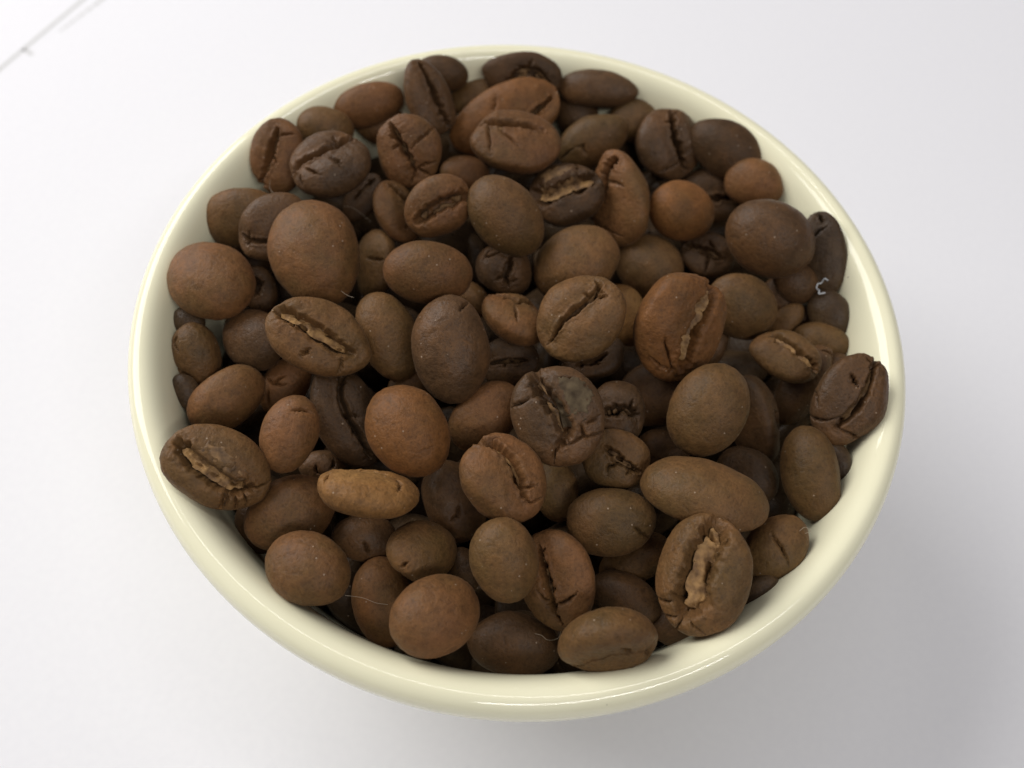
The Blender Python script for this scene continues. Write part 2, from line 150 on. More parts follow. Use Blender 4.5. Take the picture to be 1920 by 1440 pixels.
    [[5.78,-19.4,-7.13],[0.1946,-0.7863,0.5826,0.0668],[3.58,2.53],"d","O",[0,0.075],[],[],[],0,1.0,"dim flat sided bean under the grey cracked bean"],
    [[11.72,-11.1,-3.05],[0.9787,0.1954,-0.0539,-0.0308],[3.12,3.75],"v","D",[1,0.12],[[-0.493,-0.056,0.868],[-0.146,0.004,0.989],[0.195,0.094,0.976],[0.69,-0.01,0.724]],[[[0.357,0.191,0.914],[0.422,0.352,0.836]],[[0.69,-0.01,0.724],[0.731,-0.25,0.635]]],[],0,1.0,"small dark bean with a tan level slit beside the grey cracked bean"],
    [[11.84,-16.89,-2.74],[0.9717,0.2038,-0.0388,-0.113],[3.94,3.16],"v","O",[1,0.09],[[-0.303,0.251,0.919],[0.037,0.03,0.999],[0.348,-0.081,0.934],[0.697,-0.145,0.702]],[[[0.05,-0.024,0.998],[-0.124,-0.273,0.954],[-0.076,-0.461,0.884]]],[],0,1.0,"brown bean with a dark diagonal split and a crumb of skin in it"],
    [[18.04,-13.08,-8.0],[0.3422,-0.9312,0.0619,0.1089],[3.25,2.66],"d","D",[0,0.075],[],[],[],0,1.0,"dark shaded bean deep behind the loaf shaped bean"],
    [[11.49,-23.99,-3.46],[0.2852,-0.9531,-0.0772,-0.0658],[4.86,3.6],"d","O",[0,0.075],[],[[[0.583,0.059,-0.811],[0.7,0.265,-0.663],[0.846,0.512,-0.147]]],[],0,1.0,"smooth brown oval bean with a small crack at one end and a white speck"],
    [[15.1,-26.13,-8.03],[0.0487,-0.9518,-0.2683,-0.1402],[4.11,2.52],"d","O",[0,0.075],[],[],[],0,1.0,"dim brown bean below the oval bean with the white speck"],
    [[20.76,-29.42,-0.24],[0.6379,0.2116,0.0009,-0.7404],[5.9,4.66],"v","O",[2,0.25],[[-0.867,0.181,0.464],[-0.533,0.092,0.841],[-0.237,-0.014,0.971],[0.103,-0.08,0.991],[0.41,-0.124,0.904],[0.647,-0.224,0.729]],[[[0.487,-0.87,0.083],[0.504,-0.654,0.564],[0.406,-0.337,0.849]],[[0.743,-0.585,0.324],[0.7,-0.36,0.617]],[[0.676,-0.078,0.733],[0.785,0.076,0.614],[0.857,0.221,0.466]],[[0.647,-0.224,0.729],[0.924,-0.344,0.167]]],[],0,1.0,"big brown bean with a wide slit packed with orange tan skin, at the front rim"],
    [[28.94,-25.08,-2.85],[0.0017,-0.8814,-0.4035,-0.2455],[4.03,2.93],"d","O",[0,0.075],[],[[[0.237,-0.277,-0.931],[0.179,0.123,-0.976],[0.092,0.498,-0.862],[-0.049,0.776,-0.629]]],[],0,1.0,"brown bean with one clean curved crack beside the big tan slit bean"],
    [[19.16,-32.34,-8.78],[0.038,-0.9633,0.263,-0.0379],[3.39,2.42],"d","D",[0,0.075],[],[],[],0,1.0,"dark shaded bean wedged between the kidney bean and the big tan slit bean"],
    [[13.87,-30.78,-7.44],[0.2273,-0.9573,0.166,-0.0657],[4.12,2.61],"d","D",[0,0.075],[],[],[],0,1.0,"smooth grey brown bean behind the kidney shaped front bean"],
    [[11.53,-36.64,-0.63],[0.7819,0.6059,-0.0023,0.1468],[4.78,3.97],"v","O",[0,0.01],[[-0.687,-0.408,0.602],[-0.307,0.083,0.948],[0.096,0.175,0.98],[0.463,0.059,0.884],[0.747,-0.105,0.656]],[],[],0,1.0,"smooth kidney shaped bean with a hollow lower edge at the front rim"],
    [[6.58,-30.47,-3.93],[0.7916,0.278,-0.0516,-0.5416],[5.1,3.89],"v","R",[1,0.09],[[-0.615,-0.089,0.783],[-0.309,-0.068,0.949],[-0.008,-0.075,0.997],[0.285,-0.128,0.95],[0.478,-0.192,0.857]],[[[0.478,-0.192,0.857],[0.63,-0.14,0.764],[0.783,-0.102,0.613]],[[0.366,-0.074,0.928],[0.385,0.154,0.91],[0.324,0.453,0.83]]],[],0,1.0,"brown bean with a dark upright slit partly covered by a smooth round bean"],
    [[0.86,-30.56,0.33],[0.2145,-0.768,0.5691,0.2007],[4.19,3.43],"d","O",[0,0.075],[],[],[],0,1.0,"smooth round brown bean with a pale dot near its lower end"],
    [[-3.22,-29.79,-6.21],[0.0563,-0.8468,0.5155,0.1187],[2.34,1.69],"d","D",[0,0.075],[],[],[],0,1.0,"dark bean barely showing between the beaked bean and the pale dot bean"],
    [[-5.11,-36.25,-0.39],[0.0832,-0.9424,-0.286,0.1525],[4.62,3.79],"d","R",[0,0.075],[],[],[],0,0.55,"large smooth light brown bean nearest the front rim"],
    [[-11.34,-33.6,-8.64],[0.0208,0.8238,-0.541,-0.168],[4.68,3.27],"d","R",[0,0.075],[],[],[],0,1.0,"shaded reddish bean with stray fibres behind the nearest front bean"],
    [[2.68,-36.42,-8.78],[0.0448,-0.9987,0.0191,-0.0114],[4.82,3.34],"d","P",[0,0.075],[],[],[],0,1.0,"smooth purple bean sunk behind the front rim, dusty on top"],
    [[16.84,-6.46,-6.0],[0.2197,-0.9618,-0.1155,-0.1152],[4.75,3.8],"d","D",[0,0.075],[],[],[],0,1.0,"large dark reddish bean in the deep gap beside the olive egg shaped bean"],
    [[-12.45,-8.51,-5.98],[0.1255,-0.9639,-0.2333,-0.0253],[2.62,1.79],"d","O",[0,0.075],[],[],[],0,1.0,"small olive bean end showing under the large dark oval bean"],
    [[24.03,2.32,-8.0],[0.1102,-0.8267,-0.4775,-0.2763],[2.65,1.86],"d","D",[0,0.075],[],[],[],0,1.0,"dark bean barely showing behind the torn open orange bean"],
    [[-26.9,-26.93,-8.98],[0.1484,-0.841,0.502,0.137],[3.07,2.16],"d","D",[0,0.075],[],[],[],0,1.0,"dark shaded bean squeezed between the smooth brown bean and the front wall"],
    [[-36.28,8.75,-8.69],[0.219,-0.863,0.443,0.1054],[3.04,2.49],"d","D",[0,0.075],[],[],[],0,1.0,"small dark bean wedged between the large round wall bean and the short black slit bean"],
    [[38.12,6.94,-4.91],[0.3293,-0.7761,0.5372,0.0253],[3.33,2.5],"d","K",[0,0.075],[],[],[],0,1.0,"black shadow filler bean low against the wall behind the lint curl"],  # added bean; its black colour stands in for shadow by the wall
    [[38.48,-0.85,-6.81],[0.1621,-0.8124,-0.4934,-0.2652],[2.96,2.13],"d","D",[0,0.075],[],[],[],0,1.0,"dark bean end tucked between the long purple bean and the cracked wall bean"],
    [[32.75,10.13,-6.85],[0.3,-0.8336,0.4625,0.0351],[2.74,2.23],"d","D",[0,0.075],[],[],[],0,1.0,"dark shadow filler bean between the round smooth bean and the small tucked purple bean"],  # added to fill a gap, dark colour in place of its shadow
    [[36.8,-13.83,-3.56],[0.3352,-0.7632,0.5475,-0.0732],[2.23,1.49],"d","K",[0,0.075],[],[],[],0,1.0,"black shadow filler bean between the smooth olive oval and the wall"],  # this and the rows below are added, coloured black in place of gap shadow
    [[27.42,-29.69,-3.64],[0.0896,-0.8999,-0.3867,-0.1809],[2.32,1.45],"d","K",[0,0.075],[],[],[],0,1.0,"black shadow filler bean under the edge of the big tan slit bean at the wall"],
    [[-38.96,-5.03,-3.19],[0.301,-0.9519,0.055,-0.0126],[1.99,1.63],"d","K",[0,0.075],[],[],[],0,1.0,"black shadow filler bean between the small wrinkled bean and the large round wall bean"],
    [[-36.88,-13.77,-4.42],[0.1545,-0.869,0.407,0.2352],[2.39,1.5],"d","K",[0,0.075],[],[],[],0,1.0,"black shadow filler bean under the small wrinkled wall bean"],
]
BURIED = [
    [[11.04,30.33,-22.35],[-0.489,0.528,-0.052,0.692],[5.34,3.88],"K"],
    [[-24.39,20.47,-23.62],[-0.238,-0.606,-0.759,0.019],[5.23,3.84],"K"],
    [[-7.75,18.54,-17.36],[0.377,0.722,-0.143,-0.563],[4.92,3.8],"K"],
    [[-21.77,-2.05,-23.71],[0.076,0.318,-0.445,0.834],[5.38,3.73],"K"],
    [[31.81,6.23,-15.67],[0.315,-0.923,0.181,-0.131],[5.49,3.93],"K"],
    [[-10.65,-1.03,-24.15],[-0.08,0.377,-0.4,0.832],[4.97,3.71],"K"],
    [[-6.55,-34.02,-18.27],[-0.508,0.228,0.524,-0.644],[4.93,3.73],"K"],
    [[-27.1,-16.2,-17.35],[-0.067,-0.159,-0.921,-0.349],[5.6,3.77],"K"],
    [[20.33,-14.35,-16.4],[0.031,-0.229,-0.718,0.657],[5.33,3.82],"K"],
    [[0.9,34.75,-17.8],[0.133,0.759,0.015,0.637],[5.18,4.16],"K"],
    [[-7.05,-11.61,-15.36],[0.485,0.497,0.146,-0.704],[5.35,3.87],"K"],
    [[20.76,-18.7,-23.68],[0.747,0.025,-0.665,0.005],[5.16,3.75],"K"],
    [[-4.12,-22.02,-23.07],[0.863,0.343,-0.264,0.259],[5.16,3.79],"K"],
    [[2.24,16.93,-21.1],[0.305,0.083,0.866,-0.389],[5.31,3.96],"K"],
    [[5.03,-30.8,-16.97],[-0.96,-0.136,-0.225,0.093],[5.31,3.97],"K"],
    [[-16.63,10.47,-15.87],[-0.25,0.07,0.87,0.419],[5.15,4.03],"K"],
    [[-11.38,-14.79,-18.99],[0.715,0.684,0.143,-0.031],[4.91,3.8],"K"],
    [[-20.91,17.39,-17.87],[0.028,0.967,-0.126,0.221],[5.06,4.15],"K"],
    [[-32.51,-11.53,-18.87],[-0.013,0.715,0.472,-0.515],[5.03,3.79],"K"],
    [[-23.18,9.77,-19.7],[0.81,0.307,-0.469,-0.173],[5.06,3.71],"K"],
    [[3.57,-17.01,-19.54],[0.101,-0.664,0.193,-0.715],[5.24,4.02],"K"],
    [[-22.01,-23.82,-22.41],[-0.639,-0.076,-0.118,0.756],[5.4,4.08],"K"],
    [[20.15,-25.27,-20.01],[0.366,-0.573,0.716,-0.157],[5.39,3.76],"K"],
    [[-18.32,-30.22,-15.57],[-0.701,-0.588,-0.401,-0.039],[4.98,3.84],"K"],
    [[-26.23,23.03,-17.26],[-0.346,-0.373,0.732,-0.453],[5.54,4.07],"K"],
    [[32.58,-15.07,-13.42],[-0.367,-0.552,0.545,0.513],[5.23,3.99],"K"],
    [[-3.73,-1.46,-19.62],[-0.031,0.904,0.378,0.198],[5.14,3.79],"K"],
    [[15.48,3.19,-16.18],[0.152,0.971,0.038,-0.183],[5.26,3.81],"K"],
    [[-7.49,-19.78,-17.18],[0.531,0.31,-0.085,0.784],[5.38,3.88],"K"],
    [[-13.11,-30.57,-21.44],[-0.157,0.229,0.842,0.463],[5.6,4.06],"K"],
    [[7.76,-19.02,-25.32],[0.558,-0.489,0.546,0.389],[5.11,3.77],"K"],
    [[27.77,-5.63,-20.16],[-0.777,-0.075,-0.32,0.537],[5.5,3.75],"K"],
    [[-19.46,-0.77,-17.93],[-0.771,0.541,0.26,0.214],[5.05,4.16],"K"],
    [[-34.44,-5.01,-17.65],[0.138,0.719,-0.05,-0.679],[5.22,3.99],"K"],
    [[-0.26,-34.83,-17.55],[0.969,-0.007,-0.156,-0.193],[4.98,4.12],"K"],
    [[-3.95,19.51,-26.6],[0.121,-0.928,0.352,-0.009],[4.91,3.87],"K"],
    [[11.17,-33.33,-16.3],[0.267,-0.243,0.21,0.909],[4.91,4.04],"K"],
    [[4.11,26.12,-16.34],[-0.06,0.429,0.901,0.003],[4.97,4.03],"K"],
    [[-33.78,10.13,-15.61],[0.29,-0.007,-0.167,0.942],[5.37,4.2],"K"],
    [[-35.36,1.75,-15.32],[0.107,-0.986,-0.111,-0.057],[5.48,3.79],"K"],
    [[9.47,-7.49,-27.59],[-0.056,0.398,0.243,-0.883],[5.28,4.11],"K"],
    [[-27.16,-11.34,-22.05],[-0.424,0.536,0.73,0.021],[5.14,4.03],"K"],
    [[-4.76,32.71,-14.43],[0.711,0.539,0.329,0.31],[4.96,3.77],"K"],
    [[35.08,-4.27,-15.59],[0.331,0.409,-0.325,-0.786],[5.34,3.83],"K"],
    [[-27.06,8.8,-15.17],[0.32,-0.72,0.538,0.3],[5.33,3.92],"K"],
    [[-15.39,32.68,-12.09],[-0.71,0.429,-0.257,-0.496],[5.6,3.97],"K"],
    [[-1.88,-28.65,-17.66],[0.135,-0.204,0.759,0.603],[5.13,4.13],"K"],
    [[-13.08,-32.73,-15.94],[0.122,0.136,0.049,-0.982],[5.02,3.78],"K"],
    [[5.72,-35.26,-14.08],[-0.599,-0.712,0.06,0.362],[4.99,3.85],"K"],
    [[35.18,1.04,-16.13],[0.405,-0.626,0.082,0.661],[5.41,4.05],"K"],
    [[15.19,32.19,-14.58],[-0.119,0.421,-0.324,-0.839],[5.1,3.7],"K"],
    [[29.96,19.18,-14.67],[0.044,-0.01,0.604,-0.796],[5.53,4.02],"K"],
    [[-29.46,19.84,-14.88],[-0.336,-0.138,-0.8,-0.478],[5.1,3.95],"K"],
    [[-28.89,-21.08,-13.91],[-0.728,0.391,0.289,0.484],[5.46,4.13],"K"],
    [[19.74,29.63,-14.56],[-0.832,0.47,-0.291,0.047],[5.3,3.76],"K"],
    [[-0.37,35.87,-13.48],[-0.126,0.537,0.49,0.675],[5.04,4.04],"K"],
    [[18.74,-30.34,-14.32],[0.027,0.462,-0.488,0.74],[5.12,3.78],"K"],
    [[-8.28,-34.75,-14.09],[0.376,0.571,-0.055,-0.728],[4.93,4.11],"K"],
    [[-13.97,32.3,-16.13],[-0.215,-0.229,0.949,-0.02],[5.56,4.0],"K"],
    [[-9.56,-32.38,-20.67],[-0.432,-0.566,-0.702,0.002],[5.41,3.74],"K"],
    [[-35.39,-2.02,-15.14],[-0.458,0.76,-0.037,0.459],[5.42,3.99],"K"],
    [[-28.13,-20.07,-18.63],[0.613,0.508,0.584,0.16],[5.52,4.16],"K"],
    [[-22.83,-26.62,-16.6],[-0.678,-0.491,0.401,-0.372],[5.51,3.95],"K"],
    [[3.09,35.57,-14.16],[-0.424,-0.684,-0.532,-0.263],[5.18,3.95],"K"],
    [[-9.13,34.14,-15.58],[0.405,-0.555,-0.187,0.702],[5.48,3.96],"K"],
    [[33.26,-12.22,-15.22],[-0.712,0.304,-0.17,0.61],[4.95,4.13],"K"],
    [[-34.66,-1.81,-18.01],[-0.861,-0.486,-0.127,-0.08],[5.04,3.98],"K"],
    [[-27.78,22.17,-14.79],[-0.086,0.839,-0.358,-0.401],[4.91,3.87],"K"],
    [[-15.54,-31.99,-14.7],[-0.395,-0.837,0.232,0.299],[5.27,3.77],"K"],
    [[-11.98,34.04,-12.4],[-0.071,-0.247,0.795,-0.55],[5.49,4.04],"K"],
    [[11.46,34.19,-12.57],[0.711,0.558,0.263,0.338],[5.49,4.1],"K"],
    [[-3.7,-34.74,-17.15],[0.369,0.01,-0.875,0.313],[5.05,4.04],"K"],
    [[19.24,-28.39,-19.63],[0.524,0.124,-0.575,-0.616],[5.3,4.13],"K"],
    [[-27.49,-21.78,-16.6],[-0.115,-0.109,0.792,0.589],[5.35,3.78],"K"],
    [[-26.38,21.29,-20.46],[-0.645,0.313,0.156,0.679],[5.51,3.94],"K"],
    [[-35.35,4.31,-14.53],[0.747,-0.072,-0.654,-0.1],[5.14,4.14],"K"],
    [[16.3,-31.68,-14.46],[-0.728,-0.646,-0.158,0.166],[5.47,3.94],"K"],
    [[-28.85,19.63,-17.31],[0.365,0.327,0.725,-0.484],[5.11,4.08],"K"],
    [[-17.92,-29.75,-17.93],[-0.043,-0.883,0.328,-0.332],[4.99,3.85],"K"],
    [[-21.44,28.6,-14.0],[-0.768,-0.538,0.348,0.02],[5.57,3.74],"K"],
    [[-24.77,-25.63,-14.38],[-0.51,0.839,0.064,0.177],[5.43,3.72],"K"],
    [[-22.82,-25.62,-19.57],[-0.3,-0.463,-0.831,-0.07],[5.34,3.93],"K"],
    [[25.16,24.92,-15.3],[0.815,-0.559,-0.147,-0.025],[5.51,4.08],"K"],
    [[-34.76,3.72,-17.07],[0.776,0.319,-0.395,0.375],[5.11,4.08],"K"],
    [[-1.36,34.89,-17.22],[0.859,-0.18,-0.073,0.474],[4.93,3.85],"K"],
    [[10.09,-34.09,-14.76],[0.842,0.214,0.421,0.26],[5.16,3.85],"K"],
    [[-27.49,21.48,-17.34],[-0.456,0.224,0.079,0.858],[5.59,3.75],"K"],
    [[-24.67,-24.43,-17.98],[-0.958,-0.223,-0.166,-0.067],[5.01,4.1],"K"],
    [[0.99,35.51,-14.84],[0.598,0.373,-0.454,0.545],[5.13,4.17],"K"],
    [[18.68,-29.64,-16.75],[0.85,-0.339,0.187,0.358],[5.22,3.77],"K"],
    [[18.41,30.72,-13.73],[-0.422,-0.286,0.314,0.801],[5.4,4.06],"K"],
    [[-16.52,-30.97,-16.52],[-0.203,-0.606,-0.444,-0.628],[5.37,4.08],"K"],
    [[35.09,-2.4,-16.24],[0.054,-0.453,0.067,-0.887],[5.12,4.12],"K"],
    [[-25.7,22.64,-19.81],[0.284,-0.938,-0.064,-0.186],[5.5,3.82],"K"],
    [[-24.0,-22.96,-21.51],[0.056,0.845,0.288,0.446],[5.57,3.79],"K"],
    [[0.82,-22.92,-16.16],[-0.065,-0.541,-0.702,0.458],[4.99,4.12],"K"],
    [[-25.36,1.53,-13.01],[0.259,0.871,0.392,0.144],[5.36,4.01],"K"],
    [[3.09,-0.01,-13.88],[-0.243,-0.663,-0.082,-0.703],[5.23,3.73],"K"],
    [[-1.31,18.39,-13.43],[-0.282,-0.626,-0.715,-0.134],[5.32,3.8],"K"],
    [[-7.65,24.22,-14.28],[0.847,-0.139,-0.435,-0.272],[5.58,3.98],"K"],
    [[8.38,-23.14,-13.55],[-0.583,-0.505,-0.559,0.305],[5.46,3.77],"K"],
    [[11.72,-15.42,-12.14],[0.188,-0.296,0.801,0.485],[5.06,3.95],"K"],
    [[-18.02,-10.4,-13.66],[0.415,-0.205,-0.591,0.661],[4.91,4.17],"K"],
    [[26.08,-18.94,-14.85],[-0.554,-0.766,0.315,-0.079],[5.44,4.19],"K"],
    [[27.02,2.27,-13.71],[0.258,0.08,0.925,-0.268],[5.55,3.93],"K"],
    [[-3.46,-4.46,-13.98],[0.689,-0.67,0.262,-0.086],[5.28,4.0],"K"],
    [[3.83,8.98,-14.68],[-0.852,0.129,-0.118,-0.494],[5.14,4.2],"K"],
    [[9.63,20.8,-15.63],[0.834,-0.335,0.307,-0.313],[4.94,3.99],"K"],
    [[-4.19,2.58,-12.16],[0.055,0.717,0.368,-0.59],[5.45,3.86],"K"],
    [[0.59,-11.79,-13.11],[-0.471,-0.763,0.441,-0.037],[5.02,3.82],"K"],
    [[-33.58,-10.58,-12.26],[0.251,-0.105,0.962,-0.014],[5.43,3.81],"K"],
    [[-14.03,-15.33,-12.03],[-0.294,-0.143,0.891,-0.316],[4.96,3.75],"K"],
    [[10.5,14.21,-15.34],[0.677,0.486,0.365,-0.416],[5.25,4.05],"K"],
    [[-17.0,0.94,-12.43],[0.267,0.096,0.271,-0.92],[5.1,4.1],"K"],
    [[14.53,-6.86,-12.38],[0.578,0.798,-0.161,-0.05],[5.28,3.78],"K"],
    [[-24.57,-6.87,-15.84],[-0.908,0.032,-0.051,-0.414],[5.33,3.95],"K"],
    [[-10.94,-4.44,-12.3],[0.23,-0.13,0.727,-0.634],[5.08,3.81],"K"],
    [[-2.35,-17.76,-12.66],[-0.063,-0.867,-0.159,0.469],[5.47,3.86],"K"],
    [[-9.06,-24.85,-13.19],[0.569,0.674,-0.437,0.176],[5.51,3.87],"K"],
    [[-12.63,18.42,-12.56],[-0.902,-0.222,-0.348,-0.127],[4.96,4.11],"K"],
    [[17.3,-19.18,-12.33],[-0.504,0.509,0.613,0.334],[4.91,4.08],"K"],
    [[9.37,0.79,-13.3],[-0.922,0.146,-0.269,-0.235],[5.43,4.14],"K"],
    [[16.08,22.36,-13.08],[0.969,0.171,0.053,-0.173],[5.01,4.09],"K"],
    [[4.4,15.31,-12.44],[-0.305,0.372,-0.609,-0.63],[5.11,4.08],"K"],
    [[13.24,-24.44,-18.4],[-0.406,-0.873,0.059,-0.266],[5.16,3.83],"K"],
]
